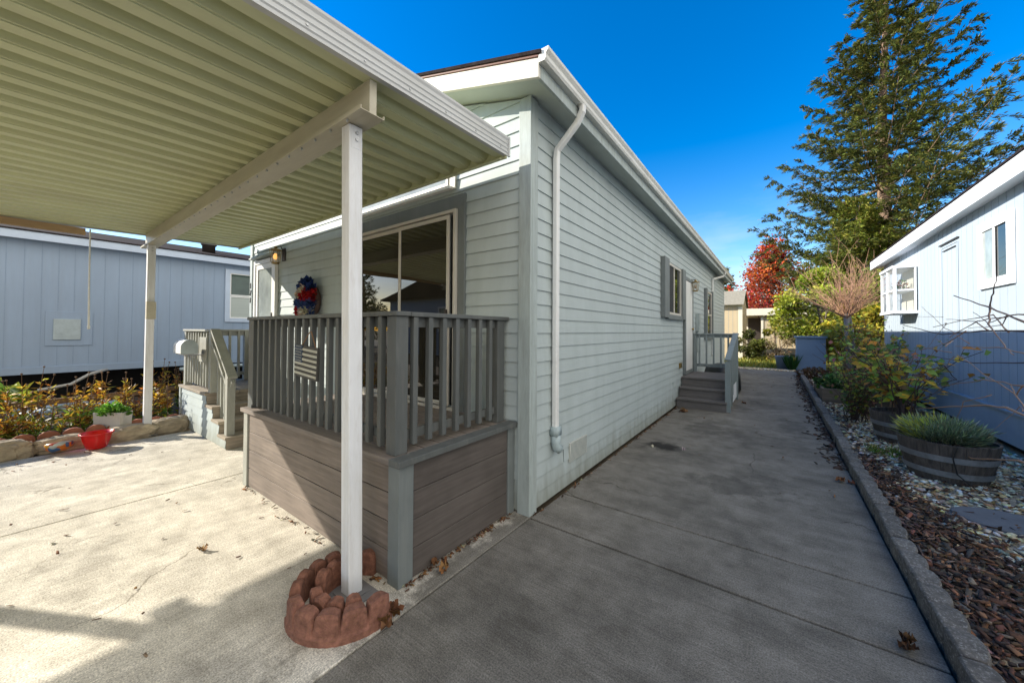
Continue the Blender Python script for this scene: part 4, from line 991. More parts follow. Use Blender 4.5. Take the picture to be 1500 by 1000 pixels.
# ground cover of the bed
ico = None
def ico_base():
    bm = bmesh.new(); bmesh.ops.create_icosphere(bm, subdivisions=1, radius=1); bm.verts.ensure_lookup_table()
    v = np.array([tuple(q.co) for q in bm.verts]); f_ = np.array([[q.index for q in fa.verts] for fa in bm.faces]); bm.free(); return v, f_
bv, bf = ico_base()
def scatter_blob(name, P_, S_, cols, mat, kind='stuff'):
    n = len(P_); ang = rng.uniform(0, 6.28, n); tx_ = rng.normal(0, .3, n)
    v = bv[None] * (1 + .22 * rng.normal(size=(n, len(bv), 1))) * S_[:, None, :]
    c, s = np.cos(ang)[:, None], np.sin(ang)[:, None]
    x = v[..., 0] * c - v[..., 1] * s; y = v[..., 0] * s + v[..., 1] * c; z = v[..., 2] + x * np.tan(np.clip(tx_, -.5, .5))[:, None] * .4
    v = np.stack([x, y, z], -1) + P_[:, None, :]
    f_ = bf[None] + (np.arange(n) * len(bv))[:, None, None]
    o = np_mesh(name, v.reshape(-1, 3), f_.reshape(-1, 3), np.repeat(cols, len(bv), 0), mat, None, True)
    return tag(o, kind=kind)
def mulch_edge(y): return np.where(y < 5.4, .86 + np.maximum(0, (5.2 - y)) * .26, .84)
n = 9000; yy = 2.0 + rng.uniform(0, 1, n) ** 1.35 * 9.0; xx = rng.uniform(.78, 2.42, n)
keep = (xx > mulch_edge(yy) + rng.normal(0, .10, n)); yy, xx = yy[keep], xx[keep]; n = len(xx)
s_ = rng.uniform(.010, .025, n); S_ = np.stack([s_ * rng.uniform(1, 1.5, n), s_, s_ * rng.uniform(.45, .7, n)], 1)
PCOL = [(.72, .54, .31), (.86, .74, .52), (.58, .48, .36), (.62, .41, .2), (.9, .80, .60), (.36, .28, .2), (.66, .58, .47), (.74, .50, .24)]
scatter_blob('gravel', np.stack([xx, yy, .014 + rng.uniform(0, .02, n)], 1), S_, np.clip(pick(PCOL, n, .2) * 1.2, 0, .9), M['pebble'])
n = 500; xx = rng.uniform(-1.6, .6, n); yy = rng.uniform(17.9, 18.6, n)
scatter_blob('gravel', np.stack([xx, yy, np.full(n, .01)], 1), np.tile([.035, .03, .02], (n, 1)) * rng.uniform(.6, 1.2, (n, 1)), pick(PCOL, n, .2), M['pebble'])
def chips(name, xx, yy, zz, L, W, T_, cols, mat):
    n = len(xx); a = rng.uniform(0, 6.28, n); pt = rng.normal(0, .3, n); rl = rng.normal(0, .35, n)
    base = np.array([(-1,-1,-1),(1,-.7,-1),(1.05,.6,-1),(-.9,1,-1),(-1,-1,1),(1,-.7,1),(1.05,.6,1),(-.9,1,1)], float) * .5
    v = base[None] * np.stack([L, W, T_], 1)[:, None, :]
    z = v[..., 2] + v[..., 0] * pt[:, None] + v[..., 1] * rl[:, None]
    x = v[..., 0] * np.cos(a)[:, None] - v[..., 1] * np.sin(a)[:, None]; y = v[..., 0] * np.sin(a)[:, None] + v[..., 1] * np.cos(a)[:, None]
    v = np.stack([x + xx[:, None], y + yy[:, None], z + zz[:, None]], -1)
    q = np.array([(0,3,2,1),(4,5,6,7),(0,1,5,4),(1,2,6,5),(2,3,7,6),(3,0,4,7)])
    f_ = q[None] + (np.arange(n) * 8)[:, None, None]
    return tag(np_mesh(name, v.reshape(-1, 3), f_.reshape(-1, 4), np.repeat(cols, 8, 0), mat), kind='stuff')
n = 9000; yy = 1.9 + rng.uniform(0, 1, n) ** 1.1 * 4.2; xx = rng.uniform(.77, 2.3, n)
keep = (xx < mulch_edge(yy) + .05 + np.abs(rng.normal(0, .16, n)) * (rng.uniform(0, 1, n) < .6)); xx, yy = xx[keep], yy[keep]; n = len(xx)
chips('bark_mulch', xx, yy, .022 + rng.uniform(0, .035, n), rng.uniform(.018, .085, n) * rng.choice([.7, 1, 1.3], n), rng.uniform(.008, .03, n), rng.uniform(.003, .012, n), pick([(.10, .045, .024), (.16, .068, .032), (.045, .027, .018), (.21, .10, .05), (.06, .038, .03), (.2, .14, .10)], n, .35), M['chip'])
n = 1700; yy = 2.2 + rng.uniform(0, 1, n) * 8; xx = rng.uniform(.85, 2.35, n)
chips('leaf_litter', xx, yy, .034 + rng.uniform(0, .02, n), rng.uniform(.02, .07, n), rng.uniform(.01, .03, n), np.full(n, .003), pick([(.12, .055, .025), (.2, .09, .035), (.07, .04, .025), (.28, .13, .045)], n, .25), M['chip'])
n = 900; yy = rng.uniform(5.5, 16.5, n); xx = .64 - np.abs(rng.normal(0, .09, n)); xx[::3] = .80 + np.abs(rng.normal(0, .1, len(xx[::3])))
zz = np.where(xx > .64, .03, .006) + rng.uniform(0, .008, n)
chips('leaf_litter', xx, yy, zz, rng.uniform(.03, .09, n), rng.uniform(.015, .04, n), np.full(n, .002), pick([(.05, .03, .02), (.09, .045, .025), (.035, .025, .02)], n, .25), M['chip'])
# tiny debris along deck, house base and over the slabs
xs_, ys_ = [], []
for k in range(150): xs_.append(DX1 + abs(random.gauss(0, .018)) + .008); ys_.append(random.uniform(1.4, 2.5))
for k in range(60): xs_.append(random.uniform(-4.2, -1.9)); ys_.append(1.37 - abs(random.gauss(0, .03)))
for k in range(150): xs_.append(-1.645 + abs(random.gauss(0, .02))); ys_.append(random.uniform(2.6, 8.5))
for k in range(60): xs_.append(random.uniform(-1.5, .55)); ys_.append(random.uniform(4.2, 14))
for k in range(45): xs_.append(random.uniform(-7, -2)); ys_.append(random.uniform(-.5, 1.3))
xs_ = np.array(xs_); ys_ = np.array(ys_); n = len(xs_)
chips('leaf_litter', xs_, ys_, np.full(n, .007) + rng.uniform(0, .006, n), rng.uniform(.012, .04, n), rng.uniform(.006, .018, n), np.full(n, .002), pick([(.12, .05, .02), (.07, .035, .02), (.2, .09, .03), (.25, .2, .13)], n, .3), M['chip'])
def dry_leaf(x, y, label, s=.09, pieces=5, pal=((.17, .07, .025), (.11, .05, .022), (.24, .12, .045))):
    s *= .72
    T = thing('dry_leaf', label, 'leaf', (x, y, 0), 0, 'fallen dry leaves on the concrete')
    V, Fc, Cc = [], [], []; b0 = 0
    for k in range(pieces):
        a0 = random.uniform(0, 6.28); n = 14; pts = []
        cx, cy_ = x + random.gauss(0, s * .45), y + random.gauss(0, s * .45); cz = .012 + .018 * k / 2
        for i in range(n):
            a = 2 * math.pi * i / n; r_ = s * .5 * random.uniform(.45, 1.15)
            pts.append((cx + r_ * math.cos(a + a0), cy_ + r_ * math.sin(a + a0), max(.004, cz + random.uniform(-.014, .034))))
        v = np.array([(cx, cy_, cz)] + pts); fc = np.array([(0, 1 + i, 1 + (i + 1) % n) for i in range(n)])
        V.append(v); Fc.append(fc + b0); Cc.append(np.repeat(pick(pal, 1, .2), len(v), 0)); b0 += len(v)
    np_mesh('blade', np.concatenate(V), np.concatenate(Fc), np.concatenate(Cc), M['litter'], T)
dry_leaf(-1.665, 1.20, 'crumpled brown leaf cluster right beside the red brick ring', .1, 6)
dry_leaf(-1.70, 1.12, 'smaller dark brown leaf just in front of the cluster by the brick ring', .06, 3)
dry_leaf(-1.77, 1.66, 'curled brown leaf at the foot of the deck side skirting', .085, 5)
dry_leaf(-3.25, .80, 'single long dry leaf alone on the sunlit driveway', .07, 2, ((.2, .12, .05),))
dry_leaf(-2.32, 1.30, 'rusty leaf pile between the brick ring and the deck skirting', .09, 6, ((.3, .08, .02), (.2, .07, .02)))
dry_leaf(.52, 2.60, 'russet leaf clump against the kerb at the bottom right', .07, 7, ((.13, .055, .025), (.09, .04, .02)))
dry_leaf(.57, 5.05, 'dark brown leaf clump against the kerb beside the barrel', .1, 4)
dry_leaf(-1.35, 5.05, 'pale leaf on the dark stain of the path', .06, 1, ((.5, .45, .38),))
dry_leaf(-1.0, 5.15, 'second pale leaf right of the one on the stain', .055, 1, ((.5, .45, .38),))
dry_leaf(-1.45, 7.6, 'brown leaf clump at the foot of the side steps', .12, 6)
dry_leaf(-.55, 9.3, 'lone brown leaf on the path beyond the side steps', .09, 2)
# lawn grass
n = 9000; xx = rng.uniform(-3, 6, n); yy = rng.uniform(18.9, 27, n)
v, fc, cc = leaves(np.stack([xx, yy, np.full(n, -.02)], 1), np.stack([rng.normal(0, .4, n), rng.normal(0, .4, n), np.ones(n)], 1), rdir(n), rng.uniform(.08, .25, n), .035, pick([(.22, .24, .03), (.35, .3, .05), (.12, .17, .03)], n, .25))
tag(np_mesh('grass', v, fc, cc, M['leaf']), kind='stuff')
n = 350; xx = rng.uniform(.95, 1.3, n); yy = rng.normal(6.55, .12, n)
v, fc, cc = leaves(np.stack([xx, yy, np.full(n, .02)], 1), np.stack([rng.normal(0, .5, n), rng.normal(0, .5, n), np.ones(n)], 1), rdir(n), rng.uniform(.03, .07, n), .012, pick([(.12, .22, .03), (.2, .25, .04)], n, .25))
tag(np_mesh('grass', v, fc, cc, M['leaf']), kind='stuff')

# stepping stones
T = thing('stepping_stone', 'flat grey oval stepping stone sunk in the gravel in front of the near barrel', 'stone', (1.5, 4.72, 0))
mb = MB(); mb.lathe([(0, .055), (.30, .055), (.325, .045), (.335, .0)], (1.52, 4.70, 0), 26, 1.0, .72); mb.build('slab', M['slab'], T, 0)
MB().lathe([(.33, .012), (.36, .022), (.33, .03)], (1.52, 4.70, 0), 26, 1.0, .72).build('edge', M['slab'], T)

# barrels
def barrel(c, label, rt=.37, rb=.275, h=.43, hose=False):
    T = thing('barrel_planter', label, 'barrel', (c[0], c[1], 0), 0, 'half wine barrel planters')
    mb = MB(); ns = 26
    for k in range(ns):
        a0 = 2 * math.pi * k / ns + .0018; a1 = 2 * math.pi * (k + 1) / ns - .0018; vs = []
        jr = random.uniform(-.0012, .0012); jz = random.uniform(-.006, .006)
        for z_, r_ in ((.0, rb), (h * .5, rb + (rt - rb) * .62), (h + jz, rt)):
            for a in (a0, a1):
                for rr in (r_ + jr, r_ + jr - .024): vs.append((c[0] + rr * math.cos(a), c[1] + rr * math.sin(a), z_))
        fs = []
        for q in range(2):
            o_ = q * 4; fs += [(o_, o_ + 2, o_ + 6, o_ + 4), (o_ + 1, o_ + 5, o_ + 7, o_ + 3), (o_, o_ + 4, o_ + 5, o_ + 1), (o_ + 2, o_ + 3, o_ + 7, o_ + 6)]
        fs += [(8, 10, 11, 9), (0, 1, 3, 2)]
        mb.add(vs, fs)
    mb.build('staves', M['barrel'], T, .003)
    for zz in (.09, .245):
        r_ = rb + (rt - rb) * (zz / h) ** .75 + .004; r2 = rb + (rt - rb) * ((zz + .058) / h) ** .75 + .004
        MB().lathe([(r_, zz), (r_ + .004, zz), (r2 + .004, zz + .058), (r2, zz + .058), (r_, zz)], (c[0], c[1], 0), 52).build('hoop', M['hoop'], T, 0, False)
    MB().lathe([(0, h - .05), (rt - .028, h - .055)], (c[0], c[1], 0), 26).build('soil', M['soil'], T)
    if hose: MB().tube([(c[0] - .02, c[1] - rt - .01, .42), (c[0] - .05, c[1] - rt - .012, .3), (c[0] - .02, c[1] - rt - .0, .15), (c[0] + .10, c[1] - rt - .01, .03), (c[0] + .3, c[1] - rt + .0, .02)], .006, 6).build('drip_hose', M['blackplastic'], T)
    return T
B1 = (1.46, 5.88); B2 = (1.46, 7.40)
barrel(B1, 'near half wine barrel full of lavender on the gravel', hose=True)
barrel(B2, 'farther half wine barrel holding the leafy bramble')
# lavender: spiky mound
LV = thing('lavender', 'grey-green spiky lavender clump growing in the near barrel', 'plant', (*B1, .38))
n = 5200; a = rng.uniform(0, 6.28, n); u = np.sqrt(rng.uniform(0, 1, n)); lean = u * .9
base = np.stack([B1[0] - .03 + .24 * u * np.cos(a), B1[1] + .24 * u * np.sin(a), np.full(n, .38) + rng.uniform(0, .16, n) * (1.1 - u * .5)], 1)
d = np.stack([np.cos(a) * lean, np.sin(a) * lean, np.full(n, .9)], 1) + .6 * rdir(n)
base += d * rng.uniform(0, .08, (n, 1))
cc = pick([(.17, .22, .13), (.23, .28, .18), (.13, .18, .09), (.28, .32, .16)], n, .25); yl = (np.cos(a - 2.6) > .2) & (rng.uniform(0, 1, n) < .55); cc[yl] = pick([(.34, .34, .06), (.26, .28, .05)], yl.sum(), .2) * 1.5
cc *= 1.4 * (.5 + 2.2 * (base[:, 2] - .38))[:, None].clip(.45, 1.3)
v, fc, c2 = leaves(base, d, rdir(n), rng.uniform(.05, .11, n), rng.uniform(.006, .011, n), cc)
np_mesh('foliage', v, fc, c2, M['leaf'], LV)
mb = MB()
for k in range(14): a_ = random.uniform(0, 6.28); mb.tube([(B1[0], B1[1], .36), (B1[0] + .16 * math.cos(a_), B1[1] + .16 * math.sin(a_), .48)], .006, 5)
mb.build('stem', M['twig'], LV)

def bramble(name, label, c, z0, n_canes, reach, h, nleaf, L, W, pal, mat='cane_dark', spread=(1, 1), droop=.0, cat='shrub', r0=.008):
    T = thing(name, label, cat, (c[0], c[1], z0)); mb = MB(); P_, D_ = [], []
    for i in range(n_canes):
        a = random.uniform(0, 6.28); rr = reach * random.uniform(.35, 1.1); hh = h * random.uniform(.55, 1.08)
        p0 = Vector((c[0] + random.gauss(0, .06), c[1] + random.gauss(0, .06), z0)); pts = []
        for k in range(7):
            t_ = k / 6; pts.append(p0 + Vector((rr * t_ ** 1.4 * math.cos(a) * spread[0] + random.gauss(0, .02), rr * t_ ** 1.4 * math.sin(a) * spread[1] + random.gauss(0, .02), hh * (t_ - droop * t_ ** 3))))
        mb.tube(pts, [r0 * (1 - .8 * k / 6) + .0015 for k in range(7)], 5)
        for _ in range(2):
            k = random.randint(2, 5); q = pts[k] + Vector((random.gauss(0, .15), random.gauss(0, .15), random.uniform(.05, .25))); mb.tube([pts[k], (pts[k] + q) / 2 + Vector((0, 0, .02)), q], [r0 * .4, r0 * .3, .0015], 4); pts.append(q)
        for _ in range(nleaf // n_canes):
            q = random.choice(pts[2:]); P_.append(tuple(q + Vector((random.gauss(0, .05), random.gauss(0, .05), random.gauss(0, .05))))); aa = random.uniform(0, 6.28); D_.append((math.cos(aa), math.sin(aa), random.uniform(-.7, .2)))
    mb.build('cane', M[mat], T)
    P_ = np.array(P_); D_ = np.array(D_); n = len(P_)
    v, fc, c2 = leaves(P_, D_, rdir(n) * .7 + np.array([-.3, -.3, .9]), L * rng.uniform(.6, 1.25, n), W * rng.uniform(.7, 1.2, n), pick(pal, n, .2), .18)
    np_mesh('foliage', v, fc, c2, M['leaf'], T)
    return T
BR = [(.13, .24, .04), (.2, .32, .05), (.44, .46, .06), (.62, .42, .04), (.5, .2, .03), (.24, .34, .06), (.52, .28, .04), (.22, .12, .05), (.16, .26, .05)]
bramble('bramble', 'berry bramble with green yellow and orange leaves rising from the farther barrel', B2, .36, 26, .85, 1.12, 360, .12, .09, BR, spread=(.9, 1.0), droop=.15)
bramble('rose_bush', 'dense dark rose bush at the kerb behind the far barrel', (1.1, 8.6), 0, 26, .38, .95, 800, .065, .045, [(.08, .12, .03), (.13, .18, .04), (.3, .3, .04), (.18, .08, .03)], spread=(1, 1))
bramble('rose_bush', 'upper rose bush with pink bud and bright yellow-green leaves by the timber planter', (1.35, 9.3), 0, 20, .5, 1.35, 260, .12, .095, [(.2, .36, .06), (.25, .36, .06), (.45, .3, .04), (.35, .12, .1)], spread=(1, 1))
# bare canes reaching in from the right
CN = thing('bare_vine', 'leafless vine with long tan canes arching in from the right edge', 'vine', (1.95, 4.3, 0))
def cane(pts, r_, mat): 
    P_ = [Vector(p) for p in pts]; out = []
    for a, b in zip(P_[:-1], P_[1:]):
        for k in range(4): out.append(a.lerp(b, k / 4) + Vector((random.gauss(0, .003), random.gauss(0, .004), random.gauss(0, .004))))
    out.append(P_[-1]); n = len(out)
    MB().tube(out, [r_ * (1 - .65 * i / n) * (1.25 if i % 4 == 0 else 1) for i in range(n)], 6).build('cane', M[mat], CN, 0, True)
def rc(*p): return list(p)
cane([(2.0, 4.2, .2), (1.75, 4.45, .80), (1.55, 4.9, .93), (1.55, 5.45, .86), (1.55, 6.8, .60), (1.53, 7.6, .45)], .011, 'cane')
cane([(2.1, 4.2, .3), (1.75, 4.4, 1.45), (1.55, 4.6, 1.64), (1.55, 5.15, 1.78), (1.55, 5.96, 1.95)], .011, 'cane')
cane([(2.1, 4.2, .3), (1.7, 4.4, 1.45), (1.55, 4.6, 1.57), (1.55, 5.3, 1.57), (1.55, 6.3, 1.53), (1.55, 7.9, 1.66)], .010, 'cane_dark')
cane([(2.0, 4.2, .2), (1.7, 4.45, .52), (1.52, 4.63, .56), (1.52, 5.47, .34), (1.5, 6.1, .28)], .010, 'cane')
cane([(2.1, 4.2, .3), (1.7, 4.4, 1.05), (1.55, 4.61, 1.14), (1.55, 5.3, 1.12), (1.55, 6.34, .93)], .009, 'cane')
cane([(2.1, 4.2, .3), (1.7, 4.3, 1.5), (1.55, 4.6, 1.70), (1.55, 4.95, 1.68), (1.55, 5.4, 1.66), (1.5, 5.9, 1.50)], .008, 'cane')
cane([(2.1, 4.2, .3), (1.7, 4.3, 1.1), (1.6, 4.7, 1.32), (1.58, 5.6, 1.25), (1.5, 6.9, 1.28)], .008, 'cane_dark')
cane([(2.1, 4.2, .3), (1.7, 4.35, 1.2), (1.6, 4.65, 1.38), (1.6, 5.2, 1.42), (1.62, 6.2, 1.40)], .008, 'cane')
cane([(1.55, 5.15, 1.78), (1.5, 5.0, 1.62), (1.5, 4.75, 1.45), (1.5, 4.6, 1.38)], .007, 'cane')
cane([(1.55, 5.15, 1.78), (1.56, 5.12, 1.90), (1.56, 5.05, 2.05)], .006, 'cane_dark')
cane([(1.6, 4.7, .9), (1.6, 4.9, 1.05), (1.6, 5.0, 1.12)], .006, 'cane')
for k in range(16):
    y = random.uniform(4.6, 6.4); z = random.uniform(.9, 1.75); cane([(1.56, y, z), (1.56 + random.gauss(0, .08), y + random.uniform(.1, .5), z + random.gauss(0, .12)), (1.5 + random.gauss(0, .1), y + random.uniform(.5, .9), z + random.gauss(0, .2))], random.uniform(.003, .006), random.choice(['cane', 'cane_dark', 'cane']))

# timber planter with greens
TB = thing('timber_planter', 'low weathered timber planter bed beside the path beyond the rose bushes', 'planter', (1.2, 10.7, 0))
for (x0, x1, y0, y1) in ((.80, 2.1, 10.45, 10.50), (.80, 2.1, 12.5, 12.55), (.80, .85, 10.502, 12.498), (2.05, 2.1, 10.502, 12.498)): box('plank', M['timber'], TB, x0, x1, y0, y1, 0, .32, .004)
MB().quad((.85, 10.5, .27), (2.05, 10.5, .27), (2.05, 12.5, .27), (.85, 12.5, .27)).build('soil', M['soil'], TB)
GV = [(.07, .16, .04), (.1, .22, .05), (.05, .12, .03)]
mound('leafy_greens', 'low green ground-hugging plant in the left of the timber planter', 'plant', (1.1, 11.3, .26), .3, .7, .28, 0, 700, .10, .07, GV, .5)
mound('leafy_greens', 'taller strappy dark green plant in the right of the timber planter', 'plant', (1.75, 11.3, .26), .3, .5, .55, 0, 500, .28, .03, [(.03, .09, .03), (.05, .13, .03)], 1.2)
bramble('cabbage_plant', 'pale broad-leaved plant in the middle of the timber planter', (1.45, 11.0), .26, 7, .3, .35, 30, .22, .15, [(.22, .32, .12), (.18, .27, .08)], 'stalk', cat='plant')
mound('border_plant', 'dark reddish low border plant beside the blue cabinet', 'plant', (1.15, 16.5, .0), .5, 1.6, .25, 0, 900, .1, .05, [(.09, .04, .02), (.06, .05, .02), (.12, .06, .03)], .5)

# blue cabinet
BX = thing('utility_cabinet', 'plain blue-grey painted cabinet with overhanging lid at the end of the path', 'cabinet', (1.1, 18.9, 0))
box('body', M['bluebox'], BX, .655, 1.56, 18.6, 19.4, 0, 1.30, .01); box('lid', M['bluebox'], BX, .60, 1.61, 18.54, 19.46, 1.302, 1.375, .012)
PTB = thing('garden_pot', 'blue-grey round pot left of the blue cabinet', 'pot', (.35, 18.9, 0))
MB().lathe([(0, 0), (.2, 0), (.27, .5), (.29, .52), (.27, .54), (.24, .5), (0, .45)], (.22, 19.0, 0), 22).build('pot', M['bluepot'], PTB, 0, True)
MB().lathe([(0, .47), (.25, .47)], (.22, 19.0, 0), 20).build('soil', M['soil'], PTB)
def strappy(label, c, n, L, pal, W=.05, cat='plant'):
    T = thing('strappy_plant', label, cat, (*c, 0)); a = rng.uniform(0, 6.28, n); d = np.stack([np.cos(a) * rng.uniform(.05, .45, n), np.sin(a) * rng.uniform(.05, .45, n), np.ones(n)], 1)
    v, fc, c2 = leaves(np.stack([c[0] + .1 * np.cos(a), c[1] + .1 * np.sin(a), np.zeros(n)], 1), d, rdir(n), L * rng.uniform(.6, 1.05, n), W, pick(pal, n, .2), .3)
    np_mesh('foliage', v, fc, c2, M['leaf'], T)
strappy('upright strappy dark green plant against the blue cabinet', (.5, 18.55), 120, .75, [(.03, .09, .02), (.04, .12, .03)])

# ------------------------------------------------------------------ right neighbour
QX = 2.45
Q = thing('neighbour_house', 'pale blue house with white eave and bay window on the right', 'house', (QX, 8, 0))
mb = MB(); mb.box(QX, QX + 7, 2.0, 14.35, .12, 3.45); mb.m = 1
y = 2.1
while y < 14.3: mb.box(QX - .003, QX, y, y + .006, .5, 3.4); y += .205
mb.build('wall', [M['nbr'], M['groove_r']], Q)
box('skirt_band', M['nbr'], Q, QX - .02, QX, 2.0, 14.35, .12, .52)
box('skirt_cap', M['nbr'], Q, QX - .045, QX - .001, 2.0, 14.36, .52, .55)
MB().box(QX + .1, QX + 6.9, 2.1, 14.2, -.02, .119).build('crawl_space', M['black'], Q)
box('electric_panel', M['nbr_trim'], Q, QX - .06, QX - .021, 6.75, 7.05, .25, .42)
box('eave_board', M['nbr_trim'], Q, QX - .20, QX - .165, 1.8, 14.85, 3.37, 3.60)
box('soffit', M['nbr_trim'], Q, QX - .163, QX + .02, 1.8, 14.8, 3.40, 3.42)
mb = MB(); a_ = [(QX - .215, 3.60), (QX + 3.4, 4.62), (QX + 7.0, 3.6), (QX + 7.0, 3.575), (QX + 3.4, 4.59), (QX - .215, 3.572)]
a_ = [(QX - .215, 3.605), (QX + 3.4, 4.62), (QX + 7.2, 3.6), (QX + 7.2, 3.572), (QX + 3.4, 4.59), (QX - .215, 3.602 - .02 + .021)]
a_[5] = (QX - .215, 3.6015); a_[0] = (QX - .215, 3.628)
mb.prism(a_, lambda u, v, t: (u, 1.75 + t * 13.15, v)); mb.build('roof', M['shingle'], Q)
mb = MB(); mb.prism([(QX - .16, 3.42), (QX + 7, 3.42), (QX + 7, 3.55), (QX + 3.4, 4.56), (QX - .16, 3.56)], lambda u, v, t: (u, 2.0 + t * 12.34, v)); mb.build('gable_wall', M['nbr'], Q)
mb = MB(); mb.lathe([(0, 0), (.16, 0), (.16, .16), (.2, .17), (.2, .21), (0, .22)], (QX + .8, 9.3, 3.87), 16); mb.build('roof_vent', M['dark_metal'], Q, 0, True)
qw = frame_x('window', Q, M['nbr_trim'], 7.42, 8.38, 2.18, 3.13, QX - .004, .13, -.035)
box('pane', M['glass'], qw, QX - .016, QX - .006, 7.55, 8.25, 2.31, 3.0, 0); box('curtain', M['glass_pale'], qw, QX - .02, QX - .0165, 7.93, 8.25, 2.31, 3.0, 0); box('mullion', M['nbr_trim'], qw, QX - .035, QX - .021, 7.88, 7.925, 2.31, 3.0)
bw_x0, by0, by1, bz0, bz1 = 2.08, 11.35, 12.5, 2.02, 2.95
BY = MB().box(bw_x0 - .02, QX, by0 - .03, by1 + .03, bz0 - .06, bz0).box(bw_x0 - .02, QX, by0 - .03, by1 + .03, bz1, bz1 + .06).build('bay_window', M['nbr_trim'], Q, .004)
box('plant_shelf', M['nbr_trim'], BY, bw_x0 + .03, QX, by0 + .02, by1 - .02, bz0 + .44, bz0 + .455)
MB().box(QX - .02, QX - .004, by0 + .02, by1 - .02, bz0, bz1).build('bay_back', M['cream'], BY)
mb = MB()
for x, y in ((bw_x0, by0), (bw_x0, by1), (bw_x0, (by0 + by1) / 2)): mb.box(x, x + .05, y - .025, y + .025, bz0, bz1)
mb.box(QX - .05, QX - .021, by0 - .02, by0 + .025, bz0, bz1); mb.box(bw_x0 + .002, bw_x0 + .03, by0 + .026, by1 - .026, bz0 + .43, bz0 + .47); mb.box(bw_x0 + .051, QX - .051, by0 - .015, by0 + .015, bz0 + .43, bz0 + .47); mb.build('frame', M['nbr_trim'], BY, .003)
gl, ng, bgl = newmat('clear_bay_glass'); bgl.inputs['Roughness'].default_value = .02; bgl.inputs['IOR'].default_value = 1.5
ng.links.new(ramp(ng, noise(ng, coord(ng, (1, 1, 1)), 3), [(0, (.3, .35, .35)), (1, (.4, .42, .42))]), bgl.inputs['Base Color'])
tpn = ng.nodes.new('ShaderNodeBsdfTransparent'); mxn = ng.nodes.new('ShaderNodeMixShader'); mxn.inputs[0].default_value = .12
ng.links.new(tpn.outputs[0], mxn.inputs[1]); ng.links.new(bgl.outputs[0], mxn.inputs[2]); ng.links.new(mxn.outputs[0], ng.nodes['Material Output'].inputs['Surface'])
box('pane', gl, BY, bw_x0 + .012, bw_x0 + .018, by0 + .03, by1 - .03, bz0, bz1, 0); box('pane', gl, BY, bw_x0 + .05, QX - .05, by0 - .004, by0 + .004, bz0, bz1, 0)
mound('sill_plant', 'small potted plant on the shelf inside the bay window', 'plant', (bw_x0 + .16, by0 + .3, bz0 + .46), .1, .1, .2, 0, 120, .07, .03, [(.08, .16, .04), (.3, .1, .05)], .8)
ad = frame_x('access_door', Q, M['nbr'], 9.2, 9.95, .56, 3.08, QX - .004, .015, -.006)
box('door_vent', M['dark_metal'], ad, QX - .03, QX - .005, 9.15, 10.0, 3.12, 3.14); box('vent_slot', M['dark_metal'], ad, QX - .02, QX - .005, 9.28, 9.85, 3.0, 3.015)

# ------------------------------------------------------------------ background houses
SH = thing('shed', 'tan board shed with grey shingle roof at the far end of the house', 'shed', (-3, 24, 0))
mb = MB(); mb.box(-6.5, -1.55, 24, 28, 0, 3.06); mb.m = 1
x = -6.4
while x < -1.6: mb.box(x, x + .012, 23.996, 24, 0, 3.0); x += .21
mb.build('wall', [M['tan'], M['joint']], SH)
MB().add([(-6.7, 23.7, 3.03), (-1.45, 23.7, 3.03), (-1.45, 26, 4.0), (-6.7, 26, 4.0), (-6.7, 23.7, 3.07), (-1.45, 23.7, 3.07), (-1.45, 26, 4.04), (-6.7, 26, 4.04), (-1.45, 28.3, 3.05), (-6.7, 28.3, 3.05)],
         [(0,1,2,3),(4,7,6,5),(0,4,5,1),(1,5,6,2),(3,7,4,0),(6,7,9,8)]).build('roof', M['shingle_grey'], SH)
MB().add([(-1.551, 24, 3.0), (-1.551, 28, 3.0), (-1.551, 26, 3.97)], [(0, 1, 2)]).build('gable', M['tan'], SH)
box('corner_board', M['tan_trim'], SH, -1.72, -1.52, 23.97, 24.1, 0, 3.03); box('frieze_board', M['tan_trim'], SH, -6.5, -1.721, 23.97, 23.995, 2.93, 3.03)
TH = thing('neighbour_house', 'low flat-roofed tan house with white fascia and carport opening in the distance', 'house', (0, 31, 0))
mb = MB(); mb.box(-.82, 9, 31, 36, 0, 2.66); mb.m = 1
x = -.6
while x < 9: mb.box(x, x + .015, 30.994, 31, 0, 2.6); x += .3
mb.build('wall', [M['tan'], M['joint']], TH)
box('fascia', M['tan_trim'], TH, -3.6, 9.2, 30.6, 30.7, 2.68, 3.16); box('roof', M['tan_trim'], TH, -3.6, 9.2, 30.71, 36.3, 2.9, 3.1)
box('corner_board', M['tan_trim'], TH, -.86, -.72, 30.96, 31.05, 0, 2.66)
MB().box(-3.4, -.83, 33.5, 36, 0, 2.88).build('carport_wall', M['tan_trim'], TH); box('carport_shade_panel', M['dark_metal'], TH, -1.75, -.95, 33.42, 33.49, 0, 2.6)  # dark panel stands in for the shaded recess of the carport opening
tw = frame_y('window', TH, M['white'], .55, 2.0, 1.25, 2.15, 30.99, .12, .06); box('pane', M['glass_green'], tw, .67, 1.88, 30.96, 30.98, 1.37, 2.03, 0); box('mullion', M['white'], tw, 1.24, 1.32, 30.94, 30.955, 1.37, 2.03)

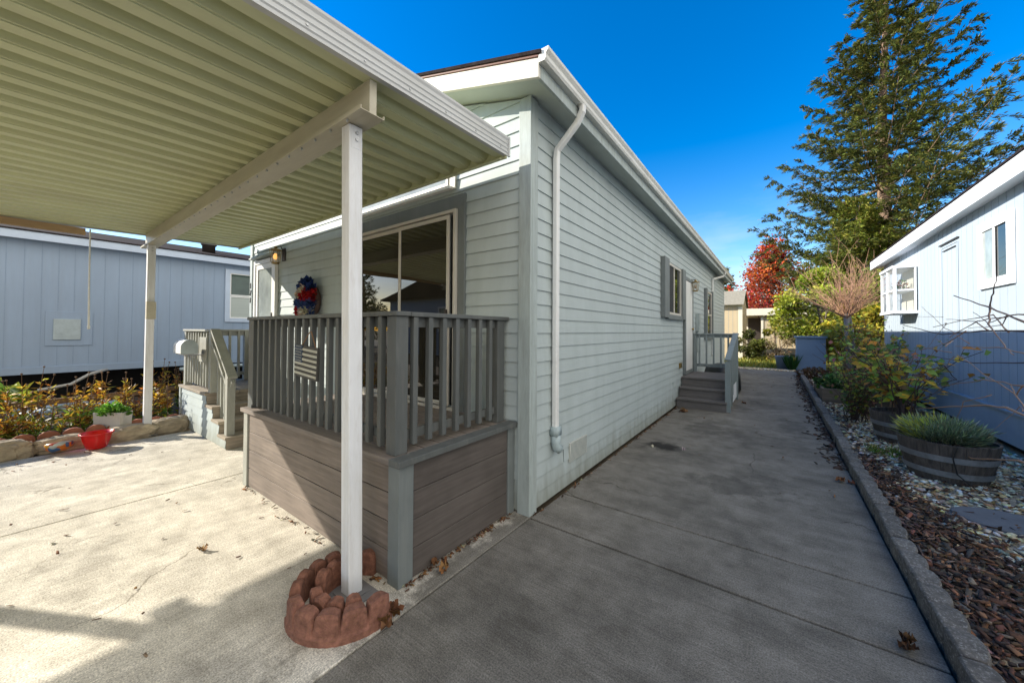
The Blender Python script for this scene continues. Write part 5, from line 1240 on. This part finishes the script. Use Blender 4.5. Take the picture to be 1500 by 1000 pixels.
# ------------------------------------------------------------------ trees
def broad_tree(name, label, c, h, r_, crown_z, n, L, W, pal, bark, cat='tree', seed=1, group=None, lobes=14, trunk_r=.09, lean=(0, 0), flat=.75, z0=0.0, limbs=True, mat='leaf', tipy=.0):
    rs = random.Random(seed); T = thing(name, label, cat, (c[0], c[1], z0), 0, group); mb = MB()
    fork = z0 + crown_z * .7; top = Vector((c[0] + lean[0], c[1] + lean[1], z0 + h * .8))
    mb.tube([(c[0], c[1], z0), (c[0] + lean[0] * .3 + .03, c[1] + lean[1] * .3, fork), tuple(top)], [trunk_r, trunk_r * .8, trunk_r * .2], 8)
    cen = []
    for i in range(lobes):
        a = rs.uniform(0, 6.28); q = rs.uniform(0, 1) ** .5; zz = crown_z + (h - crown_z) * rs.uniform(.05, .95); k = math.sin(math.pi * min(1, max(.12, ((zz - crown_z) / (h - crown_z)) * .8 + .22)))
        p = Vector((c[0] + lean[0] + r_ * q * k * math.cos(a), c[1] + lean[1] + r_ * q * k * math.sin(a), z0 + zz)); cen.append((p, rs.uniform(.22, .42) * r_))
        b_ = Vector((c[0], c[1], 0)).lerp(top, 1); st = Vector((c[0] + .03, c[1], fork)).lerp(top, rs.uniform(0, .7)); mid = st.lerp(p, .55) + Vector((rs.gauss(0, .06 * r_), rs.gauss(0, .06 * r_), .05 * r_))
        if limbs: mb.tube([st, mid, p], [trunk_r * .4, trunk_r * .25, trunk_r * .08], 5)
        if limbs:
            for _ in range(3):
                e_ = p + Vector((rs.gauss(0, .25 * r_), rs.gauss(0, .25 * r_), rs.gauss(.05 * r_, .2 * r_))); mb.tube([mid.lerp(p, .6), e_], [trunk_r * .15, trunk_r * .04], 4)
    mb.build('trunk', M[bark], T)
    k = n // lobes; Ps, Cs, Ds = [], [], []
    for p, rr in cen:
        d = rdir(k); rad = rr * rng.uniform(.15, 1.15, (k, 1)) ** .6; q = d * rad; q[:, 2] *= flat
        Ps.append(np.array(tuple(p)) + q); Ds.append(d + .8 * rdir(k) - np.array([0, 0, .15]))
        tone = rng.uniform(.7, 1.15); base = pick(pal, 1, .05)
        cc = pick(pal, k, .22) * .6 + base * .4; Cs.append(cc * tone * (.75 + .35 * d[:, 2:3]))
    P_ = np.concatenate(Ps); n2 = len(P_)
    v, fc, c2 = leaves(P_, np.concatenate(Ds), rdir(n2) + np.array([0, 0, .5]), L * rng.uniform(.6, 1.3, n2), W * rng.uniform(.7, 1.2, n2), np.clip(np.concatenate(Cs), .004, 1))
    np_mesh('crown', v, fc, c2, M[mat], T)
    return T

def conifer(label, c, h, rbase, trunk_r, n_br, pal, z_low=1.5, ntw=15, nsp=13, L=.30, W=.075, seed=3, top_pow=.85, up=.22, name='conifer', asym=None, lens=None):
    rs = random.Random(seed); T = thing(name, label, 'tree', (*c, 0)); mb = MB(); tk = MB()
    tk.tube([(c[0] + .12 * math.sin(z * .35), c[1], z) for z in np.linspace(0, h, 14)], [trunk_r * (1 - z / h) ** .8 + .02 for z in np.linspace(0, h, 14)], 10)
    tk.build('trunk', M['bark_redwood'], T, 0, True)
    Ps, Ds, Cs = [], [], []
    for i in range(n_br):
        q = (i + rs.random()) / n_br; z = z_low + (h - z_low - .2) * q ** 1.0; fr = 1 - (z / h)
        ln = rbase * (fr ** top_pow) * rs.choice((.5, .7, .85, 1.0, 1.08, 1.15)) * rs.uniform(.92, 1.05) + .25; a = i * 2.399 + rs.uniform(-.5, .5)
        if asym: ln *= 1 + asym[0] * math.cos(a - asym[1]) * (1 if .12 < q < .75 else .3)
        u = up + .25 * q + rs.gauss(0, .06)
        p0 = Vector((c[0] + .12 * math.sin(z * .35), c[1], z)); pts = []
        for k in range(7):
            t_ = k / 6; pts.append(p0 + Vector((math.cos(a) * ln * t_, math.sin(a) * ln * t_, ln * (u * t_ * .55 - .30 * t_ * (1 - t_) + .22 * t_ ** 3))) + Vector((rs.gauss(0, .05), rs.gauss(0, .05), 0)) * t_)
        mb.tube(pts, [max(.012, trunk_r * .22 * (ln / rbase) * (1 - t_ / 6.5)) for t_ in range(7)], 5)
        tone = rs.uniform(.65, 1.2)
        m = max(4, int(ntw * ln / rbase * 1.25)); side = np.array([-math.sin(a), math.cos(a), 0]); fw = np.array([math.cos(a), math.sin(a), 0])
        for j in range(m):
            t_ = .16 + .84 * (j + rs.random()) / m; k0 = min(5, int(t_ * 6)); p = pts[k0].lerp(pts[k0 + 1], t_ * 6 - k0)
            sgn = 1 if j % 2 else -1; tl = ln * .21 * (1.25 - t_ * .7) * rs.uniform(.5, 1.25) + .12
            dv = nrm((side * sgn * rs.uniform(.55, 1) + fw * rs.uniform(.35, .9) + np.array([0, 0, rs.gauss(.12, .16)])))
            s_ = rng.uniform(0, 1, nsp)[:, None]; q_ = np.array(tuple(p)) + dv * s_ * tl + rng.normal(0, .055, (nsp, 3)) + np.array([0, 0, -.14]) * s_ ** 2 * tl
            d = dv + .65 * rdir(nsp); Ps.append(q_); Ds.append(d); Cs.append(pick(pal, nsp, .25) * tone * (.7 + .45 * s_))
    tag(mb.build('branch', M['bark_redwood'], T), kind='stuff')
    P_ = np.concatenate(Ps); n2 = len(P_); sc = L
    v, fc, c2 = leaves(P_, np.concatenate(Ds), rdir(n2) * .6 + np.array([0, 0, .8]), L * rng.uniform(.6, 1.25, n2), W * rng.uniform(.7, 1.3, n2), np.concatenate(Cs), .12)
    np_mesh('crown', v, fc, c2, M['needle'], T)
    return T
CON = [(.13, .16, .04), (.18, .20, .045), (.09, .12, .035), (.23, .225, .05), (.06, .09, .035)]
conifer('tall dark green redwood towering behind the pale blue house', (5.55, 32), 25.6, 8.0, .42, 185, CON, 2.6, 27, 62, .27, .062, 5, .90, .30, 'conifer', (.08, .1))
conifer('shorter olive green conifer at the foot of the tall redwood', (3.9, 29.5), 9.6, 3.6, .2, 150, [(.22, .26, .045), (.32, .32, .06), (.14, .18, .04)], .6, 20, 40, .22, .06, 8, .7, .18)
conifer('dark evergreen just showing past the far eave of the house', (-4.75, 46), 8.6, 2.0, .16, 70, CON, 1.6, 12, 12, .4, .14, 9)
RED = [(.60, .05, .03), (.52, .03, .05), (.66, .12, .03), (.62, .22, .03), (.4, .03, .06)]
broad_tree('maple_tree', 'bright red and orange maple above the tan house', (-.3, 36), 8.3, 2.7, 2.5, 8500, .22, .16, RED, 'bark', 'tree', 4, None, 40, .16, flat=1.3)
YG = [(.40, .48, .05), (.28, .38, .04), (.52, .52, .06), (.2, .29, .04)]
broad_tree('garden_tree', 'yellow-green leafy small tree behind the blue cabinet', (1.75, 22.5), 4.4, 1.6, 1.2, 8500, .17, .11, YG, 'bark', 'tree', 11, None, 28, .07)
YO = [(.58, .46, .05), (.66, .46, .05), (.3, .36, .05), (.45, .44, .06), (.2, .26, .04)]
broad_tree('garden_shrub', 'yellow and green shrub right of the blue cabinet', (2.35, 19.2), 2.5, 1.0, .3, 3400, .14, .10, YO, 'twig', 'shrub', 12, None, 16, .05)
broad_tree('garden_shrub', 'golden leaved shrub at the corner of the pale blue house', (2.75, 17.0), 2.4, .95, .25, 3200, .13, .09, YO, 'twig', 'shrub', 13, None, 15, .05)
broad_tree('garden_shrub', 'dark green background shrub behind the golden shrub', (4.0, 21.5), 4.6, 1.7, .4, 5200, .16, .10, [(.16, .24, .04), (.24, .32, .05), (.34, .38, .05), (.12, .17, .03)], 'twig', 'shrub', 14, None, 22, .08)
broad_tree('garden_shrub', 'dark rounded shrub against the tan shed', (-1.25, 23.2), 1.75, .75, .15, 2200, .12, .08, [(.06, .08, .015), (.09, .11, .02), (.2, .19, .03)], 'twig', 'shrub', 15, None, 12, .05)
broad_tree('garden_shrub', 'sparse pale dried shrub below the window of the tan house', (.15, 22.8), 1.5, .65, .2, 700, .11, .06, [(.42, .33, .2), (.35, .3, .12), (.3, .2, .12)], 'twig', 'shrub', 16, None, 14, .04)
broad_tree('garden_shrub', 'yellow-flecked loose shrub in front of the tan house', (-.05, 24.5), 2.3, .55, .7, 800, .13, .09, [(.45, .4, .05), (.3, .34, .05)], 'twig', 'shrub', 17, None, 10, .04)
# pollarded bare tree
PT = thing('bare_tree', 'pollarded leafless small tree with a fan of reddish twigs', 'tree', (1.72, 14.2, 0))
mb = MB(); mb.tube([(1.72, 14.2, 0), (1.70, 14.2, .7), (1.66, 14.2, 1.4), (1.65, 14.2, 2.1)], [.075, .06, .055, .07], 9); mb.tube([(1.80, 14.25, 0), (1.82, 14.25, .9), (1.76, 14.22, 1.7), (1.7, 14.2, 2.05)], [.05, .04, .04, .03], 8); mb.build('trunk', M['bark_pale'], PT, 0, True)
mb = MB(); rs = random.Random(5)
for i in range(85):
    a = rs.uniform(0, 6.28); el_ = rs.uniform(.35, 1.5); L_ = rs.uniform(.6, 1.55)
    d = Vector((math.cos(a) * math.cos(el_), math.sin(a) * math.cos(el_), math.sin(el_))); p = Vector((1.65 + .05 * math.cos(a), 14.2 + .05 * math.sin(a), 2.05 + rs.uniform(-.12, .06)))
    pts = [p]; 
    for k in range(4): pts.append(pts[-1] + d * L_ / 4 + Vector((rs.gauss(0, .045), rs.gauss(0, .045), .035)))
    mb.tube(pts, [.010, .008, .006, .0045, .003], 4)
    for _ in range(5):
        k = rs.randint(1, 4); q = pts[k] + (d + Vector((rs.gauss(0, .5), rs.gauss(0, .5), rs.gauss(.1, .4)))) * L_ * .38; mb.tube([pts[k], (pts[k] + q) / 2 + Vector((rs.gauss(0, .02), 0, .02)), q], [.0045, .0035, .002], 4)
tag(mb.build('twig', M['twig_red'], PT), kind='stuff')
bramble('dead_shrub', 'thin bare dark shrub in front of the blue cabinet', (1.75, 15.6), 0, 14, .75, 1.5, 20, .06, .04, [(.2, .12, .04), (.3, .2, .05)], 'cane_dark', r0=.014)
bramble('berry_bush', 'reddish stemmed bush with orange leaves below the bay window', (1.85, 10.0), 0, 24, .7, 1.35, 420, .11, .08, BR + [(.5, .2, .12)], 'cane')
bramble('berry_bush', 'wild yellow and orange leaved bush beneath the pollarded tree', (2.0, 12.9), 0, 34, .85, 1.8, 900, .12, .09, YO + BR, 'cane_dark')
# beyond the road, seen mirrored in the glass
conifer('distant pine mirrored in the left panel of the sliding door', (-25.5, -10.5), 6.8, 1.9, .2, 60, CON, .8, 10, 10, .3, .09, 21)

RH = thing('house', 'blue-grey house mirrored in the right panel of the sliding door', 'house', (-17.5, -13, 0))
box('wall', M['nbl'], RH, -21.2, -14, -17, -10, 0, 3.5, 0); rw_ = frame_y('window', RH, M['white'], -16.3, -15.0, 1.4, 2.9, -9.9, .1, -.05)
MB().prism([(-21.7, 3.45), (-13.5, 3.45), (-13.5, 3.55), (-17.6, 4.6), (-21.7, 3.55)], lambda u, v, t: (u, -17.5 + 7.9 * t, v)).build('roof', M['shingle'], RH)
box('pane', M['glass_pale'], rw_, -16.2, -15.1, -9.98, -9.93, 1.5, 2.8, 0); box('mullion', M['white'], rw_, -15.68, -15.62, -9.92, -9.88, 1.5, 2.8)
for i, (x, y, h_) in enumerate(((-36, -17, 6), (-31, -20, 5), (-3, -30, 8))):
    broad_tree('street_tree', ('leftmost', 'middle', 'rightmost')[i] + ' of the leafy trees across the road mirrored in the glass', (x, y), h_, 2.4, 1.6, 2200, .3, .2, [(.08, .11, .03), (.14, .15, .04)], 'bark', 'tree', 40 + i, 'trees across the road', 16, .14)
